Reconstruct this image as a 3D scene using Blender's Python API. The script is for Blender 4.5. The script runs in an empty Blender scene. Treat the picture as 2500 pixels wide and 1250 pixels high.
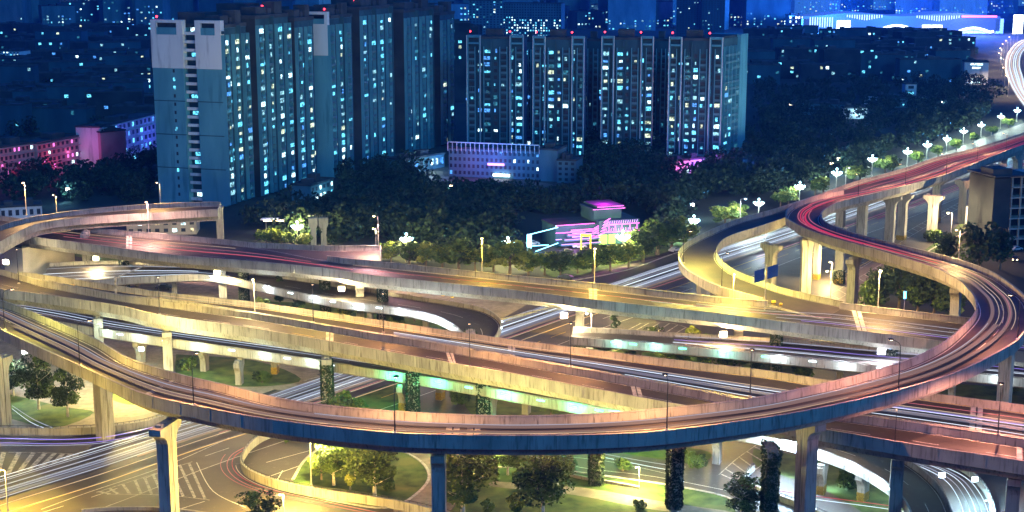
import bpy, math, random
from mathutils import Vector, Matrix
random.seed(7)
R = math.radians
sc = bpy.context.scene
col = sc.collection
# ------------------------------------------------------------------ camera, sky, added fill sun, exposure
HC = 90.0                      # camera height (m)
F = 3600.0                     # focal length in photo pixels (photo is 2500 wide)
PITCH = math.atan(738.0 / F)
cam_d = bpy.data.cameras.new("camera"); cam = bpy.data.objects.new("camera", cam_d); col.objects.link(cam)
cam.location = (0, 0, HC); cam.rotation_euler = (R(90) - PITCH, 0, 0)
cam_d.sensor_width = 36; cam_d.lens = 36 * F / 2500; cam_d.clip_start = 1; cam_d.clip_end = 20000
sc.camera = cam
sc.view_settings.view_transform = 'Standard'; sc.view_settings.look = 'None'
sc.view_settings.exposure = 0.4; sc.view_settings.gamma = 1.0
sc.view_settings.use_curve_mapping = False
SUN_EL, SUN_AZ = R(-4), R(200)
w = bpy.data.worlds.new("World"); sc.world = w; w.use_nodes = True
nt = w.node_tree; nt.nodes.clear()
sky = nt.nodes.new('ShaderNodeTexSky'); sky.sky_type = 'NISHITA'; sky.sun_disc = False
sky.sun_elevation = SUN_EL; sky.sun_rotation = SUN_AZ; sky.ozone_density = 6
mx = nt.nodes.new('ShaderNodeMix'); mx.data_type = 'RGBA'; mx.blend_type = 'MIX'
mx.inputs[0].default_value = 0.95
mx.inputs[7].default_value = (0.0, 0.50, 3.2, 1)
bg = nt.nodes.new('ShaderNodeBackground'); bg.inputs[1].default_value = 0.10
wo = nt.nodes.new('ShaderNodeOutputWorld')
nt.links.new(sky.outputs[0], mx.inputs[6]); nt.links.new(mx.outputs[2], bg.inputs[0]); nt.links.new(bg.outputs[0], wo.inputs[0])
sd = bpy.data.lights.new("fill_sun", 'SUN'); so = bpy.data.objects.new("fill_sun", sd); col.objects.link(so)
sd.energy = 0.68; sd.color = (0.11, 0.52, 1.0); sd.angle = R(12)
so.rotation_euler = (R(62), 0, R(30))     # fill added to light gables and facades, from behind-right of the camera
sc.cycles.use_denoising = True
try: sc.cycles.denoiser = 'OPENIMAGEDENOISE'
except Exception: pass
sc.cycles.max_bounces = 5; sc.cycles.diffuse_bounces = 2; sc.cycles.glossy_bounces = 2
sc.cycles.volume_bounces = 0; sc.cycles.transparent_max_bounces = 4
sc.cycles.sample_clamp_indirect = 4.0; sc.cycles.sample_clamp_direct = 0
sc.cycles.use_light_tree = True; sc.cycles.caustics_reflective = False; sc.cycles.caustics_refractive = False

K_ARM, K_POST, K_CL, K_FLOOD, K_RAIL = 6.2, 7.2, 4.2, 4.8, 2.4     # lamp power scale by kind
# ------------------------------------------------------------------ measuring: photo pixel + height -> world point
CP, SP = math.cos(PITCH), math.sin(PITCH)
def W(x, y, z=0.0):
    u = (x - 1250) / F; v = (625 - y) / F
    dx, dy, dz = u, CP + v * SP, -SP + v * CP
    t = (z - HC) / dz
    return Vector((dx * t, dy * t, z))
def proj(p):
    d = p[1] * CP - (p[2] - HC) * SP
    return 1250 + F * p[0] / d, 625 - F * (p[1] * SP + (p[2] - HC) * CP) / d
def ztop(X, Y, ypx):
    v = (625 - ypx) / F
    return HC + Y * (v * CP - SP) / (CP + v * SP)

# ------------------------------------------------------------------ materials
MATS = {}
def newmat(name):
    m = bpy.data.materials.new(name); m.use_nodes = True; MATS[name] = m
    return m, m.node_tree, m.node_tree.nodes['Principled BSDF']
def mnoise(name, c1, c2, scale=1.0, rough=0.8, stretch=(1, 1, 1), lo=0.35, hi=0.65, bump=0.0, detail=6, c3=None, metal=0.0, scale3=None, lo3=.55, hi3=.7, st3=(1,1,1)):
    m, t, b = newmat(name)
    g = t.nodes.new('ShaderNodeNewGeometry'); mp = t.nodes.new('ShaderNodeMapping'); mp.inputs['Scale'].default_value = stretch
    n = t.nodes.new('ShaderNodeTexNoise'); n.inputs['Scale'].default_value = scale; n.inputs['Detail'].default_value = detail
    r = t.nodes.new('ShaderNodeValToRGB'); r.color_ramp.elements[0].position = lo; r.color_ramp.elements[1].position = hi
    r.color_ramp.elements[0].color = (*c1, 1); r.color_ramp.elements[1].color = (*c2, 1)
    t.links.new(g.outputs['Position'], mp.inputs[0]); t.links.new(mp.outputs[0], n.inputs['Vector']); t.links.new(n.outputs[0], r.inputs[0])
    out = r.outputs[0]
    if c3:
        mp2 = t.nodes.new('ShaderNodeMapping'); mp2.inputs['Scale'].default_value = st3
        t.links.new(g.outputs['Position'], mp2.inputs[0])
        n2 = t.nodes.new('ShaderNodeTexNoise'); n2.inputs['Scale'].default_value = scale3 or scale * 3; n2.inputs['Detail'].default_value = 4
        r2 = t.nodes.new('ShaderNodeValToRGB'); r2.color_ramp.elements[0].position = lo3; r2.color_ramp.elements[1].position = hi3
        t.links.new(mp2.outputs[0], n2.inputs['Vector']); t.links.new(n2.outputs[0], r2.inputs[0])
        k = t.nodes.new('ShaderNodeMix'); k.data_type = 'RGBA'; k.inputs[7].default_value = (*c3, 1)
        t.links.new(r2.outputs[0], k.inputs[0]); t.links.new(out, k.inputs[6]); out = k.outputs[2]
    t.links.new(out, b.inputs['Base Color']); b.inputs['Roughness'].default_value = rough; b.inputs['Metallic'].default_value = metal
    if bump:
        bu = t.nodes.new('ShaderNodeBump'); bu.inputs['Strength'].default_value = bump; bu.inputs['Distance'].default_value = 0.05
        t.links.new(n.outputs[0], bu.inputs['Height']); t.links.new(bu.outputs[0], b.inputs['Normal'])
    return m
def memit(name, c, s, vary=None):
    m, t, b = newmat(name)
    b.inputs['Base Color'].default_value = (0.02, 0.02, 0.02, 1)
    b.inputs['Emission Color'].default_value = (*c, 1); b.inputs['Emission Strength'].default_value = s
    if vary:    # uneven curtains and rooms behind a lit pane
        g = t.nodes.new('ShaderNodeNewGeometry'); n = t.nodes.new('ShaderNodeTexNoise'); n.inputs['Scale'].default_value = vary; n.inputs['Detail'].default_value = 3
        r = t.nodes.new('ShaderNodeValToRGB'); r.color_ramp.elements[0].position = .38; r.color_ramp.elements[1].position = .62
        r.color_ramp.elements[0].color = (*[q * .12 for q in c], 1); r.color_ramp.elements[1].color = (*c, 1)
        t.links.new(g.outputs['Position'], n.inputs['Vector']); t.links.new(n.outputs[0], r.inputs[0]); t.links.new(r.outputs[0], b.inputs['Emission Color'])
    return m
M = {}
M['concrete'] = mnoise('concrete', (.24, .24, .215), (.41, .41, .37), .35, .85, (1, 1, .35), .3, .7, .1, c3=(.09, .085, .07), scale3=2.6, lo3=.52, hi3=.78, st3=(1, 1, .10))
M['coping'] = mnoise('coping_concrete', (.34, .33, .30), (.55, .54, .5), 1.2, .8, c3=(.16, .15, .12), scale3=.5)
M['asphalt'] = mnoise('asphalt', (.05, .042, .036), (.085, .075, .064), .12, .62, (1, 1, 1), .3, .7, .05, c3=(.14, .13, .12), scale3=.9, lo3=.6, hi3=.8)
M['asphalt_new'] = mnoise('fine_asphalt', (.058, .046, .037), (.092, .074, .06), .25, .55, (1, 1, 1), .3, .7, .04, c3=(.04, .037, .034), scale3=.08, lo3=.5, hi3=.65)
M['asphalt_deck'] = mnoise('deck_asphalt', (.026, .021, .017), (.05, .042, .034), .12, .6, (1, 1, 1), .3, .7, .05, c3=(.075, .065, .055), scale3=.5, lo3=.55, hi3=.8)
M['paint'] = mnoise('white_paint', (.5, .5, .48), (.8, .8, .76), 2.0, .6)
M['paint_worn'] = mnoise('worn_paint', (.16, .16, .15), (.5, .49, .46), 1.5, .7)
M['yellow'] = mnoise('yellow_paint', (.55, .36, .02), (.8, .55, .04), 2.0, .6)
M['black'] = mnoise('black_paint', (.015, .015, .015), (.03, .03, .03), 2.0, .6)
M['ground'] = mnoise('bare_ground', (.018, .022, .016), (.045, .045, .032), .03, .95, c3=(.07, .065, .05), scale3=.006, lo3=.55, hi3=.7)
M['paving'] = mnoise('paving', (.22, .19, .14), (.32, .28, .21), .8, .85, c3=(.16, .14, .1), scale3=.2)
M['grass'] = mnoise('grass', (.035, .07, .012), (.10, .16, .03), .35, .95, c3=(.16, .17, .04), scale3=.12, bump=.3)
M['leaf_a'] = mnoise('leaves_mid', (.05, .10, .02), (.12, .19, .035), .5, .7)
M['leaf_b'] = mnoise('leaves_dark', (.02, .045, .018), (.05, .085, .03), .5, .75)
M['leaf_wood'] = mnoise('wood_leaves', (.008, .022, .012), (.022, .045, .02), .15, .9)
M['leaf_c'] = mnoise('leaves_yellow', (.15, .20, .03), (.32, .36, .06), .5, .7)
M['bark'] = mnoise('bark', (.12, .09, .06), (.25, .2, .15), 3, .9, (1, 1, .3))
M['whitebark'] = mnoise('limewashed_bark', (.4, .38, .33), (.6, .58, .5), 3, .9)
M['metal_dark'] = mnoise('dark_metal', (.012, .012, .014), (.03, .03, .032), 3, .5)
M['metal_grey'] = mnoise('grey_metal', (.3, .3, .3), (.45, .45, .45), 3, .45)
M['joint'] = mnoise('rubber_joint', (.02, .018, .016), (.05, .045, .04), 4, .7)
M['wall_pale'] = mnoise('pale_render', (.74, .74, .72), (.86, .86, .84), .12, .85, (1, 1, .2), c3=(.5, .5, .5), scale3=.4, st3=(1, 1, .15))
M['wall_teal'] = mnoise('teal_render', (.08, .30, .38), (.14, .42, .50), .1, .85, (1, 1, .3), c3=(.07, .25, .31), scale3=.5, st3=(1, 1, .12))  # raised tone: local light on the gables put into the wall colour
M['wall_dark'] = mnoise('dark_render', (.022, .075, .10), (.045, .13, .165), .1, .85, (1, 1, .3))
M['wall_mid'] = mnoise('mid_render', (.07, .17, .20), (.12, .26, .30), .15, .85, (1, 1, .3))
M['wall_night'] = mnoise('night_render', (.02, .026, .03), (.05, .06, .065), .1, .9)  # near black: night darkness put into the wall colour
M['wall_pink'] = mnoise('pink_render', (.42, .26, .28), (.55, .36, .38), .15, .85)
M['wall_beige'] = mnoise('beige_render', (.4, .37, .28), (.55, .5, .4), .2, .85)
M['glass_dark'] = mnoise('dark_glass', (.012, .02, .03), (.03, .045, .06), .8, .55)
M['roof'] = mnoise('flat_roof', (.04, .05, .055), (.08, .09, .1), .2, .9)
M['sign_blue'] = mnoise('sign_blue', (.005, .06, .26), (.01, .08, .32), 2, .5)
M['win_teal'] = memit('window_teal', (.12, .62, .9), 2.6, 1.1)
M['win_white'] = memit('window_white', (.6, .92, 1), 4.0, 1.1)
M['win_blue'] = memit('window_blue', (.08, .35, 1), 1.8, 1.1)
M['win_warm'] = memit('window_warm', (1, .85, .45), 1.3, 1.1)
M['win_pink'] = memit('window_pink', (1, .2, .75), 1.5)
M['lamp_cool'] = memit('lamp_cool', (.5, .85, 1), 7)
M['lamp_warm'] = memit('lamp_warm', (1, .66, .36), 12)
M['lamp_yellow'] = memit('lamp_yellow', (1, .8, .3), 10)
M['lamp_red'] = memit('lamp_red', (1, .03, .05), 8)
M['led_white'] = memit('led_white', (.7, .9, 1), 5)
M['led_green'] = memit('led_green', (.08, 1, .5), 6)
M['trail_white'] = memit('light_white', (.72, .85, 1), 1.1)
M['trail_soft'] = memit('light_soft_white', (.68, .76, 1), 0.5)
M['trail_faint'] = memit('light_faint', (.72, .74, 1), .15)
M['trail_warmfaint'] = memit('light_warm_faint', (1, .6, .4), .16)
M['trail_cream'] = memit('light_cream', (1, .75, .5), .6)
M['trail_red'] = memit('light_red', (1, .04, .09), .5)
M['trail_pink'] = memit('light_pink', (1, .25, .30), .45)
M['trail_violet'] = memit('light_violet', (.35, .25, 1), .8)
M['neon_pink'] = memit('neon_pink', (1, .12, .75), 4)
M['neon_violet'] = memit('neon_violet', (.6, .25, 1), 3)
M['neon_cyan'] = memit('neon_cyan', (.25, .8, 1), 4)
M['neon_lime'] = memit('neon_lime', (.65, 1, .12), 2.2)
M['neon_red'] = memit('neon_red', (1, .02, .15), 3)
M['screen'] = memit('lit_screen', (.8, .95, 1), 6)

# ------------------------------------------------------------------ mesh helpers
class MB:
    def __init__(s): s.v = []; s.f = []; s.m = []
    def quad(s, a, b, c, d, m=0):
        i = len(s.v); s.v += [tuple(a), tuple(b), tuple(c), tuple(d)]; s.f.append((i, i+1, i+2, i+3)); s.m.append(m)
    def tri(s, a, b, c, m=0):
        i = len(s.v); s.v += [tuple(a), tuple(b), tuple(c)]; s.f.append((i, i+1, i+2)); s.m.append(m)
    def poly(s, pts, m=0):
        i = len(s.v); s.v += [tuple(p) for p in pts]; s.f.append(tuple(range(i, i+len(pts)))); s.m.append(m)
    def box(s, x0, x1, y0, y1, z0, z1, m=0):
        i = len(s.v)
        s.v += [(x0,y0,z0),(x1,y0,z0),(x1,y1,z0),(x0,y1,z0),(x0,y0,z1),(x1,y0,z1),(x1,y1,z1),(x0,y1,z1)]
        for q in ((0,3,2,1),(4,5,6,7),(0,1,5,4),(1,2,6,5),(2,3,7,6),(3,0,4,7)):
            s.f.append(tuple(i+k for k in q)); s.m.append(m)
    def obox(s, c, ux, hx, hy, z0, z1, m=0):   # oriented box, ux = unit vector along local x
        ux = Vector((ux[0], ux[1], 0)).normalized(); uy = Vector((-ux.y, ux.x, 0)); c = Vector((c[0], c[1], 0))
        i = len(s.v)
        for z in (z0, z1):
            for a, b in ((-1,-1),(1,-1),(1,1),(-1,1)):
                p = c + ux*hx*a + uy*hy*b; s.v.append((p.x, p.y, z))
        for q in ((0,3,2,1),(4,5,6,7),(0,1,5,4),(1,2,6,5),(2,3,7,6),(3,0,4,7)):
            s.f.append(tuple(i+k for k in q)); s.m.append(m)
    def tube(s, p, q, r0, r1=None, n=8, m=0, cap=True):
        r1 = r0 if r1 is None else r1
        p = Vector(p); q = Vector(q); d = (q-p).normalized()
        a = d.orthogonal().normalized(); b = d.cross(a); i = len(s.v)
        for c, r in ((p, r0), (q, r1)):
            for k in range(n):
                t = 2*math.pi*k/n; w_ = c + (a*math.cos(t)+b*math.sin(t))*r; s.v.append(tuple(w_))
        for k in range(n):
            k2 = (k+1) % n; s.f.append((i+k, i+k2, i+n+k2, i+n+k)); s.m.append(m)
        if cap:
            s.f.append(tuple(i+k for k in reversed(range(n)))); s.m.append(m)
            s.f.append(tuple(i+n+k for k in range(n))); s.m.append(m)
    def path(s, pts, r, n=6, m=0):
        for a, b in zip(pts[:-1], pts[1:]): s.tube(a, b, r, r, n, m)
    def ball(s, c, r, n=8, k=6, m=0, sx=1, sz=1):
        i = len(s.v)
        for a in range(k+1):
            ph = math.pi*a/k
            for b in range(n):
                th = 2*math.pi*b/n
                s.v.append((c[0]+r*sx*math.sin(ph)*math.cos(th), c[1]+r*sx*math.sin(ph)*math.sin(th), c[2]+r*sz*math.cos(ph)))
        for a in range(k):
            for b in range(n):
                s.f.append((i+a*n+b, i+(a+1)*n+b, i+(a+1)*n+(b+1)%n, i+a*n+(b+1)%n)); s.m.append(m)
    def mesh(s, name, mats, smooth=False):
        me = bpy.data.meshes.new(name); me.from_pydata(s.v, [], s.f)
        for q in (mats if isinstance(mats, (list, tuple)) else [mats]): me.materials.append(q)
        if any(s.m): me.polygons.foreach_set('material_index', s.m)
        if smooth: me.polygons.foreach_set('use_smooth', [True]*len(s.f))
        me.update(); return me
    def build(s, name, mats, parent=None, smooth=False):
        o = bpy.data.objects.new(name, s.mesh(name, mats, smooth)); col.objects.link(o)
        if parent: o.parent = parent
        return o
def tag(o, label=None, cat=None, group=None, kind=None):
    if label: o['label'] = label
    if cat: o['category'] = cat
    if group: o['group'] = group
    if kind: o['kind'] = kind
    return o
def empty(name, loc=(0, 0, 0), rz=0.0):
    o = bpy.data.objects.new(name, None); o.empty_display_size = 1; o.location = loc; o.rotation_euler = (0, 0, rz); col.objects.link(o)
    return o
def copy_tree(o, parent=None):
    c = o.copy(); col.objects.link(c); c.parent = parent
    for ch in list(o.children): copy_tree(ch, c)
    return c
def recolor(o, fn):
    for ch in o.children_recursive:
        if ch.type == 'LIGHT': ch.data = ch.data.copy(); fn(ch.data)
ORD = ['', 'second ', 'third ', 'fourth ', 'fifth ', 'sixth ', 'seventh ', 'eighth ', 'ninth ', 'tenth ', 'eleventh ', 'twelfth ', 'thirteenth ', 'fourteenth ', 'fifteenth ', 'sixteenth ', 'seventeenth ', 'eighteenth ', 'nineteenth ', 'twentieth ']
def nth(i):
    if i < 20: return ORD[i].strip() or 'first'
    n = i+1; s = 'th' if 10 <= n % 100 <= 20 else {1: 'st', 2: 'nd', 3: 'rd'}.get(n % 10, 'th')
    return f'{n}{s}'

# ------------------------------------------------------------------ ribbons of road
def catmull(P, k):
    out = []; n = len(P)
    for i in range(n-1):
        p0 = P[max(i-1, 0)]; p1 = P[i]; p2 = P[i+1]; p3 = P[min(i+2, n-1)]
        for j in range(k):
            t = j/k; t2 = t*t; t3 = t2*t
            out.append(0.5*((2*p1) + (p2-p0)*t + (2*p0-5*p1+4*p2-p3)*t2 + (3*p1-p0-3*p2+p3)*t3))
    out.append(P[-1].copy()); return out
class Road:
    """two edge lines; tuples (xa, ya, xb, yb, z) are measured at the top of the parapets, hp above the deck"""
    def __init__(s, tup, hp=1.4, k=8):
        s.k = k; s.hp = hp; s.n = len(tup)
        s.A = catmull([W(t[0], t[1], t[4]+hp) - Vector((0, 0, hp)) for t in tup], k)
        s.B = catmull([W(t[2], t[3], t[4]+hp) - Vector((0, 0, hp)) for t in tup], k)
        s.N = []
        for a, b in zip(s.A, s.B):
            d = b-a; d.z = 0; s.N.append(d.normalized())
        s.C = [(a+b)/2 for a, b in zip(s.A, s.B)]
    def pt(s, i, side, off, dz):
        if side == 'A': p = s.A[i] + s.N[i]*off
        elif side == 'B': p = s.B[i] - s.N[i]*off
        else:
            p = s.A[i].lerp(s.B[i], side) + s.N[i]*off
        return Vector((p.x, p.y, p.z+dz))
    def loft(s, mb, prof, i0=0, i1=None, closed=True, m=0, cap=True):
        i1 = len(s.A)-1 if i1 is None else i1
        n = len(prof); base = len(mb.v)
        for i in range(i0, i1+1):
            for q in prof: mb.v.append(tuple(s.pt(i, *q)))
        R_ = i1-i0
        for r in range(R_):
            for j in range(n if closed else n-1):
                j2 = (j+1) % n
                mb.f.append((base+r*n+j, base+(r+1)*n+j, base+(r+1)*n+j2, base+r*n+j2)); mb.m.append(m)
        if closed and cap:
            mb.f.append(tuple(base+j for j in reversed(range(n)))); mb.m.append(m)
            mb.f.append(tuple(base+R_*n+j for j in range(n))); mb.m.append(m)
    def nearest(s, p):
        best = min(range(len(s.C)), key=lambda i: (s.C[i].x-p.x)**2+(s.C[i].y-p.y)**2); return best
    def tan(s, i):
        a = s.C[max(i-1, 0)]; b = s.C[min(i+1, len(s.C)-1)]; d = b-a; d.z = 0; return d.normalized()
def ranges(n, skips):
    """index ranges that are left after skipping"""
    out = []; i = 0
    for a, b in sorted(skips):
        if a > i: out.append((i, a))
        i = b
    if i < n-1: out.append((i, n-1))
    return out
def lines(road, fracs, mb, m, width=.16, dz=.03, dash=None, skips=()):
    for side, off in fracs:
        if dash:
            # walk the line by length
            acc = 0.0
            for i in range(len(road.A)-1):
                seg = (road.C[i+1]-road.C[i]).length
                m = max(1, int(seg/2))
                for j in range(m):
                    if int((acc + seg*j/m)/dash) % 2 == 0:
                        a0 = road.pt(i, side, off-width/2, dz).lerp(road.pt(i+1, side, off-width/2, dz), j/m)
                        a1 = road.pt(i, side, off-width/2, dz).lerp(road.pt(i+1, side, off-width/2, dz), (j+1)/m)
                        b0 = road.pt(i, side, off+width/2, dz).lerp(road.pt(i+1, side, off+width/2, dz), j/m)
                        b1 = road.pt(i, side, off+width/2, dz).lerp(road.pt(i+1, side, off+width/2, dz), (j+1)/m)
                        mb.quad(a0, a1, b1, b0, m)
                acc += seg
        else:
            for i0, i1 in ranges(len(road.A), skips):
                road.loft(mb, [(side, off-width/2, dz), (side, off+width/2, dz)], i0, i1, closed=False, m=m)
def make_flyover(name, label, road, depth=2.4, skipA=(), skipB=(), surf='asphalt', lane=(.5,), inset=2.4, joints=(), cat='flyover', edge_yellow=None, wallA=True, wallB=True, hp=None):
    root = empty(name, tuple(road.C[len(road.C)//2][:2]) + (0,)); tag(root, label, cat)
    loc = Vector(root.location)
    def fix(o):
        o.data.transform(Matrix.Translation(-loc)); return o
    hp = hp or road.hp
    d = MB(); s = inset
    road.loft(d, [('A', 0, 0), ('A', 0, -.75), ('A', s*.7, -1.05), ('A', s, -depth), ('B', s, -depth), ('B', s*.7, -1.05), ('B', 0, -.75), ('B', 0, 0), (.75, 0, -.012), (.5, 0, -.012), (.25, 0, -.012)])
    fix(d.build('deck', M['concrete'], root))
    r = MB(); road.loft(r, [('A', .39, .014), (.25, 0, .016), (.5, 0, .018), (.75, 0, .016), ('B', .39, .014)], closed=False)
    lines(road, [('A', .85), ('B', .85)], r, 1)
    if edge_yellow: lines(road, [(edge_yellow, .62)], r, 2, width=.22, dz=.034)
    if lane: lines(road, [(f, 0) for f in lane], r, 1, dash=6, width=.14)
    fix(r.build('road_surface', [M[surf], M['paint'], M['yellow']], root))
    for side, sk, on in (('A', skipA, wallA), ('B', skipB, wallB)):
        if not on: continue
        p = MB()
        for i0, i1 in ranges(len(road.A), sk):
            road.loft(p, [(side, -.003, .002), (side, -.003, hp-.14), (side, -.07, hp-.13), (side, -.07, hp), (side, .33, hp), (side, .33, hp-.13), (side, .26, hp-.14), (side, .38, .002)], i0, i1)
            # panel joints every few metres: slim upright ribs
            acc = 0
            for i in range(i0, i1):
                seg = (road.C[i+1]-road.C[i]).length; acc += seg
                if acc > 5.5:
                    acc = 0; c = road.pt(i, side, -.03, 0); t = road.tan(i)
                    p.obox(c, t, .12, .05, c.z-.7, c.z+hp-.14)
        fix(p.build('parapet', [M['concrete']], root))
    for ji, i in enumerate(joints):
        j = MB(); t = road.tan(i)
        a = road.pt(i, 'A', .41, .036); b = road.pt(i, 'B', .41, .036)
        for off, mt, wd in ((0, 0, .14), (-.55, 1, .45), (.55, 1, .45)):
            j.quad(a+t*(off-wd), b+t*(off-wd), b+t*(off+wd), a+t*(off+wd), mt)
        fix(j.build('expansion_joint', [M['joint'], M['coping']], root))
    return root
def make_pier(root, px, py, zt, road, w=2.7, d=2.0, cap=5.6, hazard=False, ivy=0, twist=0, z0=0.0):
    """column whose foot is seen (or would be seen) at photo pixel px,py"""
    base = W(px, py, 0); i = road.nearest(base) if road else 0
    u = road.N[i] if road else Vector((1, 0, 0))
    if twist: u = Matrix.Rotation(twist, 3, 'Z') @ u
    L = Vector(root.location)
    v = Vector((-u.y, u.x, 0)); m = MB(); hw = w/2; c = cap/2; g = .10
    def slab(prof, y0, y1):
        n = len(prof); b = len(m.v)
        for yy in (y0, y1):
            for a, z in prof:
                p = base + u*a + v*yy - L; m.v.append((p.x, p.y, z))
        for j in range(n):
            j2 = (j+1) % n; m.f.append((b+j, b+j2, b+n+j2, b+n+j)); m.m.append(0)
        m.f.append(tuple(b+j for j in range(n))); m.m.append(0); m.f.append(tuple(b+n+j for j in reversed(range(n)))); m.m.append(0)
    zf = zt-3.4
    right = [(g, z0), (hw, z0), (hw, zf), (hw+.15*(c-hw), zf+.8), (hw+.5*(c-hw), zf+1.5), (c, zf+2.0), (c, zt-.35), (g, zt-.35)]
    slab(right, -d/2, d/2); slab([(-a, z) for a, z in reversed(right)], -d/2, d/2)
    slab([(-g-.02, z0), (g+.02, z0), (g+.02, zt-.36), (-g-.02, zt-.36)], -d/2+.18, d/2-.18)
    p = base - L
    m.obox(p+u*c*.55, u, .5, .5, zt-.35, zt+.06); m.obox(p-u*c*.55, u, .5, .5, zt-.35, zt+.06)
    o = m.build('pier', M['concrete'], root)
    if hazard:
        h = MB(); nb = 10; hh = 1.5
        for a, (e, n2, hw2) in enumerate(((u, v, hw), (v, u, d/2), (u, -v, hw), (v, -u, d/2))):
            dist = (d/2 if a % 2 == 0 else hw)+.04
            c0 = p + n2*dist
            h.quad(c0-e*hw2+Vector((0,0,.15)), c0+e*hw2+Vector((0,0,.15)), c0+e*hw2+Vector((0,0,.15+hh)), c0-e*hw2+Vector((0,0,.15+hh)), 0)
            c1 = p + n2*(dist+.02); ns = 7; st = 2*hw2/ns
            for k in range(ns):
                x0 = -hw2+k*st
                for zz in (0, 1):
                    za = .15+zz*hh/2
                    sl = st*.5
                    a_ = c1+e*min(x0, hw2)+Vector((0,0,za)); b_ = c1+e*min(x0+st*.5, hw2)+Vector((0,0,za))
                    c_ = c1+e*min(x0+st*.5+sl, hw2)+Vector((0,0,za+hh/2)); d_ = c1+e*min(x0+sl, hw2)+Vector((0,0,za+hh/2))
                    h.quad(a_, b_, c_, d_, 1)
        h.build('hazard_band', [M['yellow'], M['black']], o)
    if ivy:
        q = MB(); top = zt*ivy
        for _ in range(int(270*top)):
            z = random.random()*top
            if random.random() > 1.25-z/top*.55: continue
            s_ = random.choice((0, 1, 2, 3)); e, n2, hw2, dist = ((u, v, hw, d/2), (v, u, d/2, hw), (u, -v, hw, d/2), (v, -u, d/2, hw))[s_]
            if z > zf and s_ % 2 == 1: dist = hw + (c-hw)*min(1, (z-zf)/2.0)
            if z > zf and s_ % 2 == 0: hw2 = hw + (c-hw)*min(1, max(0, (z-zf-.3)/2.0))
            c0 = p + e*random.uniform(-hw2, hw2) + n2*(dist+random.uniform(.03, .32)); c0.z = z
            leafquad(q, c0, random.uniform(.18, .36))
        q.build('ivy', M['leaf_b'] if random.random() < .4 else M['leaf_wood'], o)
    return o
def leafquad(mb, c, r, m=0):
    n = Vector((random.gauss(0, 1), random.gauss(0, 1), random.gauss(0, 1)+.6)).normalized()
    a = n.orthogonal().normalized(); b = n.cross(a); t = random.random()*6.28
    a, b = a*math.cos(t)+b*math.sin(t), b*math.cos(t)-a*math.sin(t)
    c = Vector(c); a = a*r; b = b*r*.6
    mb.quad(c-a, c-b*.9, c+a, c+b, m)
def trails(road, specs, label, parent=None, h=.65):
    """the light that passing vehicles leave along one roadway: slim glowing rods above the surface"""
    mb = MB(); keys = []
    for side, off, mk, wd, a, b in specs:
        if mk not in keys: keys.append(mk)
        i0 = int(a*(len(road.A)-1)); i1 = int(b*(len(road.A)-1))
        if i1 - i0 < 1: continue
        hh = h*random.uniform(.7, 1.5)
        road.loft(mb, [(side, off-wd/2, hh), (side, off+wd/2, hh), (side, off+wd/2, hh+.07), (side, off-wd/2, hh+.07)], i0, i1, m=keys.index(mk))
    o = mb.build('light_trails', [M[k] for k in keys]); return tag(o, label, 'light trails', kind='stuff')
def patch(name, pts, mat, z, kind='structure', label=None, cat=None, smooth=True):
    from mathutils.geometry import tessellate_polygon
    P = [W(x, y, z) for x, y in pts]
    if smooth: P = catmull(P+[P[0]], 4)[:-1]
    P = [Vector((p.x, p.y, z)) for p in P]
    mb = MB(); mb.v = [tuple(p) for p in P]
    for t in tessellate_polygon([P]): mb.f.append(tuple(t)); mb.m.append(0)
    o = mb.build(name, mat)
    # all faces must look up
    me = o.data; 
    for p in me.polygons:
        if p.normal.z < 0: p.flip()
    return tag(o, label, cat, kind=kind)
def point(parent, loc, power, color, r=.25, name='lamp_light'):
    d = bpy.data.lights.new(name, 'POINT'); d.energy = power; d.color = color; d.shadow_soft_size = r
    o = bpy.data.objects.new(name, d); o.location = loc; o.parent = parent; col.objects.link(o); return o
def spot(parent, loc, power, color, ang=150, rot=(0, 0, 0), name='lamp_light', r=.2, blend=.6):
    d = bpy.data.lights.new(name, 'SPOT'); d.energy = power; d.color = color; d.shadow_soft_size = r; d.spot_size = R(ang); d.spot_blend = blend
    o = bpy.data.objects.new(name, d); o.location = loc; o.rotation_euler = rot; o.parent = parent; col.objects.link(o); return o
# ================================================================== THE GROUND
g = MB(); g.quad((-9000, -200, 0), (9000, -200, 0), (9000, 16000, 0), (-9000, 16000, 0)); tag(g.build('ground', M['ground']), kind='structure')
patch('interchange_asphalt', [(-300,1130),(300,1050),(480,1015),(640,970),(740,923),(880,885),(1215,785),(1390,683),(1650,617),(1900,530),(2100,450),(2300,375),(2500,300),(2700,235),(2950,240),(2620,420),(2450,495),(2400,545),(2280,610),(2170,690),(2140,760),(2300,830),(2650,850),(2900,1100),(2900,1800),(-500,1800),(-500,1300)], M['asphalt'], .02, smooth=False)
patch('side_road', [(-200,560),(200,640),(560,600),(700,655),(1230,735),(1390,690),(1215,790),(880,888),(740,926),(480,1018),(300,1054),(-300,1134)], M['paving'], .012, smooth=False)
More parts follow.
